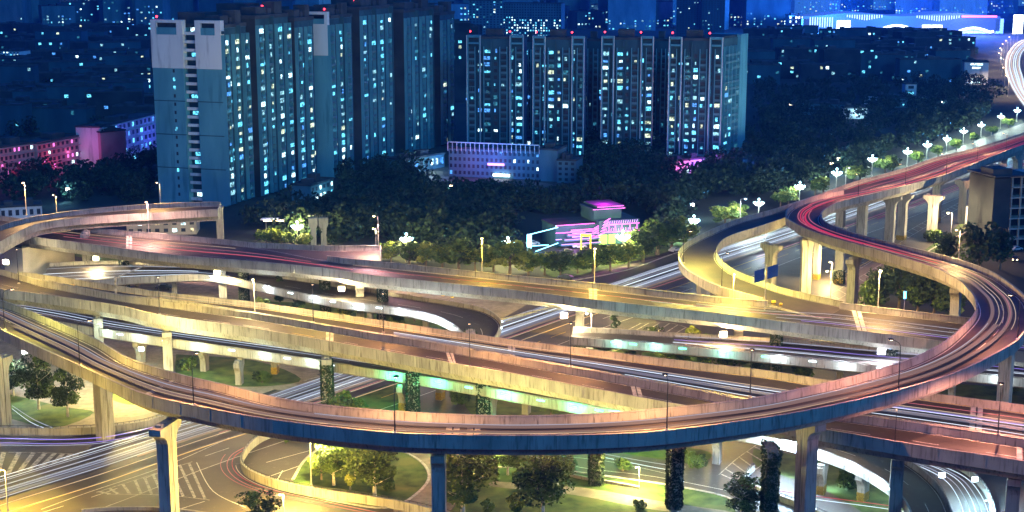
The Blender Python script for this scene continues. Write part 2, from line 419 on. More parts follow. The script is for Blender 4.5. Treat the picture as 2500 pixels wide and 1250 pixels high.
# lawns and paved squares inside the loops
def lawn(pts, n=0, mat='grass', z=.05, label=None):
    return patch('lawn' if mat == 'grass' else 'paved_square', pts, M[mat], z)
lawn([(-80,940),(25,963),(150,992),(229,1007),(131,1044),(10,1018),(-80,1000)])
lawn([(350,950),(430,955),(400,1020),(345,1038),(232,1012),(150,990),(255,940)], mat='paving', z=.04)
lawn([(430,865),(620,880),(735,925),(650,943),(520,940),(435,925)])
lawn([(265,925),(330,950),(352,985),(300,985),(262,965)], z=.058)
lawn([(600,930),(740,905),(790,935),(700,955)], mat='paving', z=.045)
lawn([(715,1172),(757,1112),(850,1070),(1000,1110),(1047,1170),(1010,1205),(960,1238),(830,1226),(735,1206)])
lawn([(960,1240),(1050,1168),(1000,1090),(1110,1080),(1130,1160),(1090,1260),(980,1300)], mat='paving', z=.044)
lawn([(1100,1250),(1190,1140),(1260,1118),(1375,1150),(1470,1165),(1620,1183),(1775,1215),(1800,1250),(1790,1360),(1100,1420)])
lawn([(1205,1175),(1420,1190),(1620,1225),(1790,1250),(1790,1262),(1600,1245),(1400,1208),(1205,1188)], mat='paving', z=.07)
lawn([(1480,1085),(1600,1080),(1735,1105),(1700,1132),(1620,1122),(1490,1100)])
lawn([(2050,925),(2300,935),(2620,960),(2650,1000),(2300,985),(2060,960)])
lawn([(820,1002),(880,965),(985,928),(1010,960),(1000,1010)])
lawn([(1430,850),(1640,855),(1930,885),(1930,935),(1600,905),(1430,880)])
lawn([(1330,668),(1400,674),(1640,612),(1665,598),(1640,585),(1480,615),(1330,650)])
lawn([(630,735),(780,742),(1000,770),(1120,812),(1000,815),(820,790),(630,765)])
lawn([(120,610),(260,640),(420,650),(360,625),(250,600)])
lawn([(2255,612),(2300,580),(2350,543),(2372,545),(2330,585),(2280,622)], z=.06)
lawn([(1840,1095),(1960,1115),(2110,1160),(2230,1230),(2230,1290),(2150,1275),(2000,1190),(1850,1140)], z=.052)
lawn([(1150,930),(1330,955),(1380,985),(1380,1040),(1150,1010)], z=.05)
patch('parking_lot', [(1040,430),(1280,440),(1420,470),(1350,500),(1080,480)], M['asphalt'], .04)
# expressway under everything
EX = Road([(-420,1290,-420,1560,.0),(-140,1205,-140,1395,.0),(0,1162,0,1325,.0),(240,1090,260,1240,0),(440,1030,520,1140,.0),(640,972,760,1058,.0),(880,890,1010,975,0),(1120,815,1290,872,0),(1350,740,1480,800,0),(1500,690,1640,745,0),(1650,640,1800,690,0),(1900,565,2000,612,0),(2100,497,2190,545,0),(2300,425,2380,468,0),(2400,388,2480,432,0),(2500,352,2580,395,0),(2650,300,2740,335,0),(2900,220,3000,248,0)], hp=0.0)
tmp = MB(); EX.loft(tmp, [('A', 0, .045), ('B', 0, .045)], closed=False); 
lines(EX, [('A', .5), ('B', .5)], tmp, 1, width=.18, dz=.06); lines(EX, [(.62, 0)], tmp, 2, width=.3, dz=.06); lines(EX, [(.18, 0), (.36, 0), (.78, 0)], tmp, 1, dash=6, dz=.06, width=.18)
tag(tmp.build('expressway', [M['asphalt_new'], M['paint'], M['yellow']]), kind='structure')
def hatch(pts0, pts1, n, wd, mat='paint_worn', z=.075):
    """painted chevron bars between two lines"""
    mb = MB()
    P0 = catmull([W(x, y) for x, y in pts0], 6); P1 = catmull([W(x, y) for x, y in pts1], 6)
    def at(P, t):
        f = t*(len(P)-1); i = min(int(f), len(P)-2); return P[i].lerp(P[i+1], f-i)
    for k in range(n):
        t = (k+.2)/n; a = at(P0, t); b = at(P1, t); e = (at(P0, min(1, t+.02))-a).normalized()*wd
        mb.quad(Vector((a.x, a.y, z)), Vector((a.x+e.x, a.y+e.y, z)), Vector((b.x+e.x, b.y+e.y, z)), Vector((b.x, b.y, z)))
    for P in (P0, P1):
        for i in range(len(P)-1):
            d = (P[i+1]-P[i]).normalized(); s_ = Vector((-d.y, d.x, 0))*.1
            a, b = P[i], P[i+1]; zz = Vector((0, 0, z+.004))
            mb.quad(a-s_+zz, b-s_+zz, b+s_+zz, a+s_+zz)
    bb = mb.build('painted_hatching', M[mat]); return tag(bb, kind='structure')
hatch([(-60,1105),(100,1106),(190,1110)], [(-60,1175),(60,1150),(190,1112)], 10, .9)
hatch([(235,1203),(330,1173),(400,1150),(470,1128)], [(262,1208),(345,1208),(430,1212),(512,1222)], 10, .55)
hatch([(1560,1055),(1700,1075)], [(1570,1062),(1640,1100)], 4, .4)
hatch([(1900,790),(2060,700),(2160,640)], [(1930,795),(2080,712),(2180,648)], 16, .5)
hatch([(2060,665),(2200,575),(2310,512),(2380,475)], [(2080,670),(2215,582),(2325,518),(2392,479)], 30, .45)
hatch([(1560,790),(1640,790),(1700,810)], [(1500,820),(1580,830),(1640,835)], 7, .4)
hatch([(1755,1160),(1800,1120),(1850,1085)], [(1790,1175),(1840,1150),(1900,1105)], 6, .4)
def gline(pts, mat='paint', wd=.16, z=.082, name='painted_lines'):
    P = catmull([W(x, y) for x, y in pts], 6); mb = MB()
    for i in range(len(P)-1):
        d = (P[i+1]-P[i]).normalized(); s_ = Vector((-d.y, d.x, 0))*wd/2; a, b = P[i], P[i+1]; zz = Vector((0, 0, z))
        mb.quad(a-s_+zz, b-s_+zz, b+s_+zz, a+s_+zz)
    return tag(mb.build(name, M[mat]), kind='structure')
gline([(100,1245),(210,1205),(400,1140),(560,1070)]); gline([(480,1130),(520,1200),(600,1240)]); gline([(500,1225),(420,1250)], z=.09)
gline([(650,1130),(760,1100)]); gline([(655,1165),(740,1135)]); gline([(670,1185),(690,1150)]); gline([(1100,1060),(1380,1135),(1600,1165),(1830,1210)])
gline([(1380,1115),(1500,1130),(1640,1160)], wd=.12); gline([(2030,690),(2100,650),(2200,595)], 'yellow'); gline([(1400,700),(1530,688),(1655,634),(1800,590)], 'joint', .5)
# kerb beside the service road
def kerb(pts, w_=.5, h=.15, mat='coping', name='kerb'):
    P = catmull([W(x, y) for x, y in pts], 6); mb = MB()
    for i in range(len(P)-1):
        c = (P[i]+P[i+1])/2; d = P[i+1]-P[i]; mb.obox(c, d, d.length/2+.02, w_/2, .0, h)
    return tag(mb.build(name, M[mat]), kind='structure')
kerb([(1395,686),(1530,660),(1650,618),(1800,570)]); kerb([(1060,745),(1215,790),(1100,830),(880,892),(740,932)]); kerb([(2160,690),(2230,640),(2290,600),(2400,545),(2450,497)])
kerb([(715,1172),(757,1112),(850,1070),(1000,1110),(1047,1170),(960,1238),(830,1226),(735,1206)]); kerb([(1190,1140),(1375,1150),(1620,1183),(1775,1215),(1800,1250)])

# ================================================================== ELEVATED ROADS
NI = {}
RA = Road([(-120,700,-260,690,16.8),(20,738,-100,752,17),(118,776,0,803,17.3),(235,827,100,850,17.8),(312,872,195,892,18.4),(430,910,336,956,19.6),(545,937,474,989,20.6),(672,969,625,1018,21),(815,990,785,1039,21),(985,1004,964,1056,21),(1108,1010,1100,1061,21),(1250,1014,1250,1063,21),(1430,1010,1442,1061,21),(1600,998,1631,1050,21),(1815,974,1875,1018,21),(1938,951,2022,991,21),(2088,916,2192,952,21),(2211,879,2329,911,21),(2297,839,2419,869,20.9),(2355,792,2488,826,20.7),(2382,757,2518,776,20.5),(2380,727,2508,728,20.2),(2362,703,2470,693,19.8),(2331,677,2419,661,19.4),(2263,647,2339,632,19),(2152,613,2227,604,18.7),(2045,583,2112,575,18.4),(1990,566,2067,562,18.2),(1945,547,2025,546,18.1),(1920,530,2008,532,18),(1922,510,2007,518,18),(1947,493,2022,506,18),(1995,478,2050,492,17.8),(2060,464,2100,479,17.7),(2148,448,2210,453,17.6),(2254,419,2310,425,17.5),(2343,386,2400,390,17.5),(2448,358,2500,352,17.5),(2600,304,2650,300,17.5),(2755,258,2800,255,17.5)])
nA = len(RA.A); kk = RA.k
rampA = make_flyover('loop_ramp', 'long curved concrete ramp sweeping across the front and looping back at the right', RA, skipA=[(33*kk, nA-1)], joints=(5*kk, 10*kk, 10*kk+3, 24*kk), lane=(.5,), surf='asphalt_new')
RB = Road([(2710,260,2755,258,17.5),(2550,308,2600,304,17.5),(2395,357,2448,358,17.5),(2288,383,2343,386,17.5),(2198,413,2254,419,17.5),(2086,443,2148,448,17.5),(2000,474,2062,478,17.2),(1920,500,1980,508,16.4),(1875,514,1925,528,15.6),(1794,536,1850,553,15.2),(1711,572,1790,572,14.9),(1669,597,1762,588,14.7),(1656,623,1750,612,14.5),(1668,650,1762,635,14.3),(1704,674,1794,658,14.1),(1762,700,1840,677,13.9),(1842,722,1905,700,13.6),(1900,738,1970,716,13.2),(2010,765,2060,735,13.03)])
kb = RB.k; nB = len(RB.A)
rampB = make_flyover('yellow_loop_ramp', 'narrow yellow lit ramp curving tightly from the upper trunk down to the middle flyover', RB, skipA=[(int(16.4*kb), nB-1)], skipB=[(0, int(6.6*kb))], lane=(), joints=(), surf='asphalt_new', depth=2.2)
R1_ = Road([(-160,505,-60,545,13),(0,526,30,568,13),(99,541,99,580,13),(224,556,224,596,13),(416,572,416,621,13),(625,593,625,638,13),(798,624,798,655,13),(919,637,919,673,13),(1250,671,1250,707,13),(1448,690,1448,731,13),(1730,722,1730,762,13),(1875,734,1875,780,13),(2019,736,2040,800,13),(2144,749,2160,815,13),(2371,776,2380,843,13),(2560,798,2560,868,13),(2800,828,2800,900,13)])
k1 = R1_.k
fly1 = make_flyover('middle_flyover', 'straight flyover running across the middle with pinkish road at left and yellow edge line', R1_, surf='asphalt_deck', skipA=[(11*k1, int(12.3*k1)), (int(5.1*k1), int(6.0*k1))], lane=(.36, .68), edge_yellow='B', joints=(3*k1+4, 9*k1, 12*k1+5), inset=3)
RS = Road([(625,592,640,612,12.96),(700,595,740,620,12.96),(791,599,798,624,12.96),(870,599,862,632,12.96),(929,599,929,637,12.96)])
stub = make_flyover('unfinished_stub_deck', 'short unfinished deck stub on the far side of the middle flyover ending in mid air', RS, skipA=[], lane=(), inset=2, skipB=[(0, 2*RS.k)])
e = MB(); p0 = RS.A[-1]; p1 = RS.B[-1]; c = (p0+p1)/2-Vector(stub.location); e.obox(c, p1-p0, (p1-p0).length/2-.4, .15, 12.98, 14.3); e.build('end_wall', M['concrete'], stub)
R2a = Road([(45,663,60,676,13.2),(128,673,128,687,13.1),(282,696,282,717,13),(429,716,429,732,12.8),(625,737,625,763,12.6),(865,772,865,804,12.6),(1051,800,1051,833,13),(1250,828,1250,868,13.5),(1448,853,1448,903,14),(1666,880,1655,941,14.3),(1875,904,1862,980,14.5),(2003,924,1990,996,14.5),(2275,959,2265,1033,14.5),(2500,988,2500,1069,14.5),(2800,1028,2800,1120,14.5)])
k2 = R2a.k
fly2a = make_flyover('far_carriageway_flyover', 'straight flyover with white traffic streaks between the middle flyover and its twin', R2a, surf='asphalt_deck', lane=(.5,), edge_yellow='A', joints=(7*k2, 12*k2+4))
R2b = Road([(531,510,538,492,17),(394,518,394,496,17),(243,527,256,506,17),(128,538,141,519,16.8),(64,556,64,532,16.5),(0,590,-4,552,16),(-35,606,-62,578,15.5),(-48,625,-95,618,15),(-35,643,-75,665,14.4),(0,656,-8,702,13.8),(60,673,60,712,13.4),(109,686,109,719,13.2),(288,719,288,745,13),(390,733,390,768,12.8),(625,765,625,802,12.6),(903,811,903,850,12.6),(1051,835,1070,880,13),(1250,870,1250,911,13.5),(1448,905,1448,948,14),(1655,943,1680,991,14.3),(1862,982,1880,1024,14.5),(1990,998,2016,1048,14.5),(2265,1035,2260,1089,14.5),(2500,1071,2500,1126,14.5),(2800,1122,2800,1180,14.5)])
k3 = R2b.k
fly2b = make_flyover('near_carriageway_flyover', 'flyover that curls back at the left edge and runs nearest of the twin flyovers', R2b, surf='asphalt_deck', lane=(.5,), joints=(15*k3-3, 16*k3+2, 18*k3+4, 23*k3))
e = MB(); p0 = R2b.A[0]; p1 = R2b.B[0]; c = (p0+p1)/2-Vector(fly2b.location); e.obox(c, p1-p0, (p1-p0).length/2-.4, .15, 17.02, 18.2); e.build('end_wall', M['concrete'], fly2b)
# lower ring roads, 6 to 7 m up, with slotted rails and rows of lamps
RR1 = Road([(120,642,90,690,5),(250,636,240,682,6),(390,640,380,674,6.5),(520,650,520,672,6.5),(700,672,690,707,6.5),(850,695,830,735,6.5),(1000,720,975,753,6.2),(1100,735,1050,768,5.6),(1180,752,1090,785,4.5),(1222,780,1122,805,3),(1215,812,1135,826,1.6),(1190,840,1120,845,.6)], hp=1.0)
ring1 = make_flyover('ring_ramp', 'low curved ramp with a row of white lights along its rail under the middle flyover', RR1, depth=1.3, inset=1.4, lane=(.5,), cat='ramp')
RR2 = Road([(60,735,-60,745,6.5),(170,752,80,772,6.5),(270,772,200,795,6.5),(400,792,340,817,6.8),(670,828,640,859,7),(900,858,860,893,7),(1120,893,1070,926,7),(1430,945,1400,984,7),(1650,985,1620,1020,7),(1900,1030,1880,1066,7),(2060,1060,2020,1105,6.6),(2200,1110,2120,1150,5.6),(2290,1180,2200,1210,4),(2330,1260,2235,1280,2.5)], hp=1.1)
ring2 = make_flyover('green_lit_ring_ramp', 'low viaduct with green glowing rail crossing beneath the twin flyovers', RR2, depth=1.4, inset=1.4, lane=(.5,), cat='ramp')
RR3 = Road([(1400,798,1390,822,5.5),(1500,802,1500,831,6.2),(1650,812,1640,843,6.6),(1907,826,1900,868,6.8),(2140,846,2120,890,6.8),(2400,868,2380,912,6.8),(2620,890,2620,938,6.8),(2900,915,2900,965,6.8)], hp=1.0)
ring3 = make_flyover('right_ring_ramp', 'low viaduct with white lamps along its slotted rail below the middle flyover at the right', RR3, depth=1.4, inset=1.4, lane=(.5,), cat='ramp')

# piers: foot pixel, top height
for a in ((8,1048,14.6),(258,1074,14.6)): make_pier(rampA, *a, RA, w=2.9, twist=.3)
make_pier(rampA, 416,1284,17.6, RA, w=2.9, cap=7.4, ivy=.08); make_pier(rampA, 1074,1380,18.6, RA, w=2.9, cap=6.4)
make_pier(rampA, 1962,1290,18.6, RA, w=2.9, d=2.1, cap=6.6); make_pier(rampA, 2447,1035,18.2, RA, w=2.4, cap=4.5)
make_pier(rampA, 2325,868,16.7, RA, w=3.2, cap=7.5, twist=.5); make_pier(rampA, 2078,778,16.1, RA, w=3.0, cap=7.0, twist=.5)
make_pier(rampA, 1965,722,15.7, RA, w=2.6, cap=3.2); make_pier(rampA, 2048,692,15.9, RA, w=2.4, cap=4, hazard=True, ivy=.25)
make_pier(rampA, 1993,682,15.6, RA, w=1.6, cap=2.4, hazard=True)
for x, y, hz in ((2102,592,0),(2171,590,0),(2274,588,0),(2350,546,0),(2428,500,0),(2480,470,0)): make_pier(rampA, x, y, 15.1, RA, w=2.8, d=2.2, cap=6.5)
for x, y, hz in ((2050,580,0),(2200,586,1),(2284,541,1),(2377,497,1),(2445,452,0)): make_pier(rampB, x, y, 15.2, RB, w=2.6, d=2.2, cap=6, hazard=bool(hz))
make_pier(rampB, 1880,708,13.1, RB, w=2.7, cap=6.5); make_pier(rampB, 1716,752,11.9, RB, w=3, cap=6.5)
for x, y, iv in ((80,672,1),(305,700,.95),(545,735,0),(597,742,.9),(795,765,1),(880,782,0),(935,795,1),(1415,850,.4),(1800,895,0),(1892,915,1),(2170,940,.9)):
    make_pier(fly1, x, y, 10.6, R1_, w=3.4 if not iv else 3.2, cap=8.5 if not iv else 5, ivy=iv)
for x, y in ((1150,905),(1180,1035)): make_pier(fly2a, x, y+(0 if y > 1000 else 25), 11, R2a, w=2.9, ivy=1)
make_pier(fly2b, 215,690,14.6, R2b, w=3.0, cap=6.5, ivy=.22); make_pier(fly2b, 540,616,14.6, R2b, w=2.4, cap=4)
for x, y, zt, iv in ((245,878,10.6,0),(412,912,10.4,0),(800,982,10.2,.85),(1008,1010,10.6,1),(1455,1180,11.6,1),(1645,1236,11.9,1),(1877,1262,12.1,1),(2183,1278,12.1,0),(2464,1330,12.1,0)):
    make_pier(fly2b, x, y, zt, R2b, w=3.1, cap=6.5, ivy=iv)
for x, y, hz in ((335,700,0),(427,722,0),(905,800,0),(1040,810,0)): make_pier(ring1, x, y, 5.1, RR1, w=1.6, d=1.2, cap=3.4)
for x, y, hz in ((120,850,0),(345,885,0),(500,905,0),(585,938,0),(672,912,1),(985,1000,1),(1075,975,1),(1200,1030,0),(1285,1010,0),(1560,1090,0),(2004,1205,1),(2106,1222,1),(1750,1130,0)): make_pier(ring2, x, y, 5.5, RR2, w=1.9, d=1.3, cap=4, hazard=bool(hz))
for x, y in ((1745,905),(2050,932),(2322,985),(1560,888)): make_pier(ring3, x, y, 5.3, RR3, w=1.9, d=1.3, cap=4)
# pair of bare columns waiting for a deck
t = empty('unfinished_columns', W(779, 604)); tag(t, 'pair of bare concrete columns with rebar stubs standing without a deck behind the middle flyover', 'columns')
for dx in (-1.6, 1.6):
    m = MB(); m.box(dx-.8, dx+.8, -.9, .9, 0, 6.0); m.poly([(dx-.8,-.9,6),(dx+.8,-.9,6),(dx+1.5,-.9,7.2),(dx-1.5,-.9,7.2)]); m.box(dx-1.4, dx+1.4, -.9, .9, 7.2, 9.4)
    m.quad((dx-.8,-.9,6),(dx-.8,.9,6),(dx-1.4,.9,7.2),(dx-1.4,-.9,7.2)); m.quad((dx+.8,-.9,6),(dx+.8,.9,6),(dx+1.4,.9,7.2),(dx+1.4,-.9,7.2))
    for k in range(6): m.tube((dx-1.2+k*.48, 0, 9.4), (dx-1.2+k*.48, 0, 10.2+random.random()*.5), .05, n=5)
    m.build('column', M['concrete'], t)

# rails with lamps on the ring ramps
def rail_lights(root, road, side, i0, i1, mat, color, power, every=2, glow=1, dzh=1.0):
    L = Vector(root.location); r = MB()
    for i in range(i0, i1):
        a = road.pt(i, side, .1, 1.2)-L; b = road.pt(i+1, side, .1, 1.2)-L; r.tube(a, b, .05, n=5)
        n = max(1, int((b-a).length/1.6))
        for j in range(n):
            p = a.lerp(b, j/n); r.tube(p-Vector((0,0,.25)), p, .07, n=5)
    r.build('hand_rail', M['metal_grey'], root)
    c = 0
    for i in range(i0, i1, every):
        m = MB(); p = road.pt(i, side, -.22, .55)-L; t_ = road.tan(i)
        m.obox(p, t_, .8, .1, p.z-.1, p.z+.12); m.build('rail_lamp', M[mat], root)
        if c % glow == 0:
            point(root, road.pt(i, side, -1.7, .9)-L, power*K_RAIL, color, .3)
            
        c += 1
rail_lights(ring1, RR1, 'B', 3*8, 9*8, 'led_white', (.75,.9,1), 420, 3, 2)
rail_lights(ring1, RR1, 'A', 7*8, 10*8, 'led_white', (.6,.85,1), 300, 4, 3)
rail_lights(ring2, RR2, 'B', 3*8-4, 5*8, 'led_white', (.75,1,.85), 300, 2, 2)
rail_lights(ring2, RR2, 'B', 5*8+4, 8*8, 'led_green', (.04,1,.4), 900, 2, 2)
rail_lights(ring2, RR2, 'B', 9*8, 12*8, 'led_white', (.7,.85,1), 500, 3, 2)
rail_lights(ring3, RR3, 'B', 1*8, 3*8, 'led_green', (.4,1,.85), 380, 3, 2)
rail_lights(ring3, RR3, 'B', 3*8, 7*8, 'led_white', (.75,.9,1), 380, 3, 2)
# low parapet walls on the ground
def low_wall(pts, label, h=1.1, th=.35, mat='concrete', rail=True, z0=0):
    P = catmull([W(x, y, z0) for x, y in pts], 6); L = P[len(P)//2]; root = empty('barrier_wall', (L.x, L.y, 0)); tag(root, label, 'barrier')
    m = MB(); r = MB(); L = Vector((L.x, L.y, 0))
    for i in range(len(P)-1):
        a = P[i]-L; b = P[i+1]-L; d = b-a; m.obox((a+b)/2, d, d.length/2+.03, th/2, 0, z0+h); 
        m.obox((a+b)/2, d, d.length/2+.03, th/2+.06, z0+h, z0+h+.12)
        if rail:
            up = Vector((0, 0, h+.5)); r.tube(a+up, b+up, .05, n=5)
            n = max(1, int(d.length/1.3))
            for j in range(n):
                p = a.lerp(b, j/n)+Vector((0, 0, h)); r.tube(p, p+Vector((0, 0, .5)), .045, n=4)
    m.build('wall', M[mat], root)
    if rail: r.build('rail', M['metal_dark'], root)
    return root
low_wall([(740,1078),(670,1068),(620,1092),(592,1130),(600,1160),(650,1185),(720,1204),(800,1218),(900,1232),(1000,1250),(1120,1280)], 'curved concrete barrier with slotted rail round the slip road at the bottom', 1.5)
low_wall([(-150,1066),(0,1062),(130,1064),(240,1060),(330,1050),(395,1034),(470,1012)], 'long curved planter wall along the left edge of the expressway', 1.4)
low_wall([(1840,1150),(1822,1168),(1830,1190),(1880,1215),(1960,1245),(2060,1290)], 'curved white barrier beside the lane behind the dark ivy column', 1.0)
low_wall([(2330,1140),(2375,1170),(2410,1215),(2425,1260),(2430,1310)], 'brightly lit white barrier curving down at the lower right corner', 1.3)
low_wall([(1560,1195),(1420,1170),(1380,1160)], 'short pale wall between the lawn and the lane', .5, rail=False)
low_wall([(200,1252),(280,1246),(400,1247),(520,1262)], 'low stone kerb wall at the bottom left', .5, rail=False)
low_wall([(1222,792),(1300,772),(1400,748)], 'grey fence wall beside the expressway under the middle flyover', 1.2)
low_wall([(2300,1128),(2400,1142),(2520,1160)], 'pale barrier behind the curved lane at the lower right', 1.3)

# ================================================================== LIGHT TRAILS of passing traffic
random.seed(11)
sp = []
for k in range(13):
    t0 = random.choice([0, 0, .12, .3]); sp.append((.05+.033*k+random.uniform(-.012,.012), random.uniform(-.15, .15), random.choice(['trail_soft', 'trail_soft', 'trail_white']), random.choice([.05, .08, .12, .3]), t0, 1))
sp += [(.13,0,'trail_soft',.7,.42,1),(.24,0,'trail_white',.35,.42,1),(.34,0,'trail_soft',.8,.42,1),(.42,0,'trail_faint',1.2,.42,1),(.10,0,'trail_faint',1.3,.3,1),(.2,0,'trail_faint',1.0,.3,1),(.3,0,'trail_faint',1.5,.1,1),(.4,0,'trail_faint',.9,.0,.9),(.47,0,'trail_warmfaint',1.1,.2,1)]
trails(EX, sp, 'white headlight streaks filling the far lanes of the expressway')
trails(EX, [(.52, 0, 'trail_pink', .1, .25, .6), (.56, 0, 'trail_cream', .1, .0, .5), (.60, 0, 'trail_pink', .2, .62, 1), (.66, 0, 'trail_cream', .08, .0, .5), (.74,0,'trail_red',.12,.7,1),(.78,0,'trail_pink',.15,.72,1)], 'faint pink streaks along the near lanes of the expressway')
trails(RA, [(.36,0,'trail_soft',.08,0,.24),(.52,0,'trail_cream',.06,0,.26),(.26,0,'trail_cream',.06,0,.3),(.62,0,'trail_warmfaint',.8,.05,.62),(.62,0,'trail_cream',.06,.05,.4),(.30,0,'trail_soft',.06,.2,.5),(.45,0,'trail_warmfaint',1.0,0,.5),(.3,0,'trail_warmfaint',.7,.1,.6)], 'white streaks curving along the left half of the front ramp')
trails(RA, [(.30,0,'trail_pink',.08,.5,.68),(.42,0,'trail_cream',.08,.42,.66),(.62,0,'trail_pink',.08,.5,.66),(.72,0,'trail_cream',.09,.5,.64),(.5,0,'trail_cream',.05,.5,.62)], 'pale streaks round the right bend of the loop ramp')
trails(RA, [(.42,0,'trail_red',.35,.64,.80),(.55,0,'trail_red',.5,.62,.83),(.35,0,'trail_pink',.25,.66,.86),(.65,0,'trail_pink',.2,.62,.78),(.48,0,'trail_pink',.2,.7,1),(.3,0,'trail_red',.25,.8,1),(.62,0,'trail_red',.3,.84,1),(.75,0,'trail_pink',.3,.86,1)], 'red tail light streaks through the hairpin of the loop ramp')
trails(RB, [(.3,0,'trail_red',.25,0,.3),(.5,0,'trail_pink',.3,0,.28),(.7,0,'trail_red',.2,0,.25),(.8,0,'trail_pink',.2,0,.3),(.15,0,'trail_cream',.2,0,.3)], 'pink streaks along the far half of the upper trunk ramp')
trails(R1_, [(.62,0,'trail_pink',.35,.16,.42),(.66,0,'trail_red',.12,.22,.4),(.45,0,'trail_pink',.15,.12,.36),(.3,0,'trail_cream',.1,.1,.3),(.5,0,'trail_soft',.08,.6,1),(.35,0,'trail_soft',.1,.62,1),(.65,0,'trail_soft',.09,.7,1),(.75,0,'trail_violet',.1,.72,1),(.25,0,'trail_cream',.08,.42,.7),(.55,0,'trail_pink',.06,.44,.75)], 'pink and pale streaks along the middle flyover')
trails(R2a, [(.52,0,'trail_white',.2,.4,1),(.60,0,'trail_soft',.15,.4,1),(.67,0,'trail_faint',.6,.45,1),(.44,0,'trail_cream',.1,.45,1),(.8,0,'trail_white',.1,.6,1),(.36,0,'trail_pink',.1,.76,1),(.56,0,'trail_violet',.15,.76,1),(.62,0,'trail_faint',1.2,.4,1),(.48,0,'trail_faint',.7,.55,1),(.2,0,'trail_cream',.06,.2,.6)], 'white streaks along the far carriageway flyover')
trails(RR3, [(.2,0,'trail_soft',.3,.3,1),(.4,0,'trail_violet',.15,.3,1),(.6,0,'trail_soft',.2,.3,1),(.75,0,'trail_white',.1,.3,1)], 'pale violet streaks along the right ring ramp')
trails(RR1, [(.3,0,'trail_soft',.3,0,.3),(.5,0,'trail_white',.4,0,.25),(.7,0,'trail_soft',.3,0,.3),(.85,0,'trail_white',.3,0,.25)], 'white streaks on the ring ramp at the left')
trails(RR2, [(.2,0,'trail_soft',.25,0,.45),(.4,0,'trail_white',.15,0,.4),(.6,0,'trail_soft',.2,0,.4)], 'white streaks on the green lit ring ramp')
G1 = Road([(-200,1080,-200,1102,0),(0,1076,0,1098,0),(150,1080,150,1098,0),(270,1072,280,1088,0),(400,1042,420,1060,0)], hp=0)
trails(G1, [(.3,0,'trail_violet',.3,0,1),(.55,0,'trail_violet',.15,0,.9),(.8,0,'trail_soft',.1,0,1)], 'violet streak curving along the lane at the lower left')
G2 = Road([(600,1075,640,1100,0),(540,1110,590,1125,0),(520,1145,585,1155,0),(545,1180,620,1185,0),(620,1212,690,1210,0),(740,1240,790,1232,0),(900,1270,930,1262,0)], hp=0)
trails(G2, [(.3,0,'trail_pink',.1,.2,.9),(.55,0,'trail_pink',.14,.1,1),(.75,0,'trail_red',.1,.1,1),(.9,0,'trail_cream',.1,.3,1)], 'pink streaks curving round the slip road at the bottom')
G3 = Road([(2090,1110,2120,1108,0),(2200,1138,2260,1130,0),(2290,1180,2360,1165,0),(2330,1230,2410,1215,0),(2350,1300,2440,1290,0)], hp=0)
trails(G3, [(.1,0,'trail_white',.12,0,1),(.3,0,'trail_soft',.1,0,1),(.45,0,'trail_white',.1,0,1),(.62,0,'trail_soft',.12,0,1),(.8,0,'trail_white',.12,0,1)], 'white streaks curving down at the lower right')
G4 = Road([(1330,1085,1330,1100,0),(1500,1118,1500,1135,0),(1640,1140,1640,1165,0),(1760,1150,1760,1180,0)], hp=0)
trails(G4, [(.2,0,'trail_soft',.12,0,.75),(.6,0,'trail_white',.12,0,.7)], 'thin white streaks on the lane below the front ramp')
G5 = Road([(1800,1190,1800,1210,0),(1960,1215,1960,1230,0),(2150,1240,2150,1255,0),(2300,1262,2300,1280,0)], hp=0)
trails(G5, [(.2,0,'trail_red',.08,0,1),(.5,0,'trail_white',.12,0,1)], 'red and white streaks along the lane behind the right columns')
G6 = Road([(30,990,30,1012,0),(90,1025,70,1045,0),(150,1052,110,1060,0)], hp=0)
trails(G6, [(.3,0,'trail_soft',.15,0,1),(.7,0,'trail_white',.12,0,1)], 'short pale streaks beside the left lawn')
# ================================================================== LAMP POSTS
def arm_lamp_proto(h=7.6, arm=1.9, metal='metal_dark'):
    t = empty('street_lamp')
    b = MB(); b.tube((0,0,0), (0,0,.25), .28, .22, 10); b.box(-.32,.32,-.32,.32,-.02,.06); b.build('base_plate', M['coping'], t)
    p = MB(); p.tube((0,0,.2), (0,0,h*.45), .11, .09, 8); p.tube((0,0,h*.45), (0,0,h-.6), .085, .06, 8); p.build('pole', M[metal], t)
    a = MB(); pts = [(0,0,h-.6),(.12,0,h-.25),(.45,0,h),(arm*.6,0,h+.16),(arm,0,h+.22)]; a.path(pts, .05, 6); a.build('arm', M[metal], t)
    hd = MB(); hd.ball((arm+.3,0,h+.2), .5, 10, 6, 0, 1, .30); hd.box(arm-.1,arm+.2,-.12,.12,h+.14,h+.3); ho = hd.build('lamp_head', M[metal], t)
    l = MB(); l.box(arm+.05,arm+.6,-.14,.14,h+.02,h+.07); l.build('lens', M['lamp_warm'], ho)
    spot(t, (arm+.3,0,h-.1), 1, (1,.6,.3), 172, name='lamp_light', r=.15, blend=.25)
    return t
ARM = arm_lamp_proto()
used = {}
def place(proto, loc, rz, label, cat, group, power=None, color=None, scale=1.0):
    o = proto if proto.name not in used else copy_tree(proto)
    if proto.name not in used: used[proto.name] = 1
    o.location = loc; o.rotation_euler = (0, 0, rz); o.scale = (scale,)*3
    tag(o, label, cat, group)
    def fn(d):
        if power is not None: d.energy = power
        if color: d.color = color
    recolor(o, fn); return o
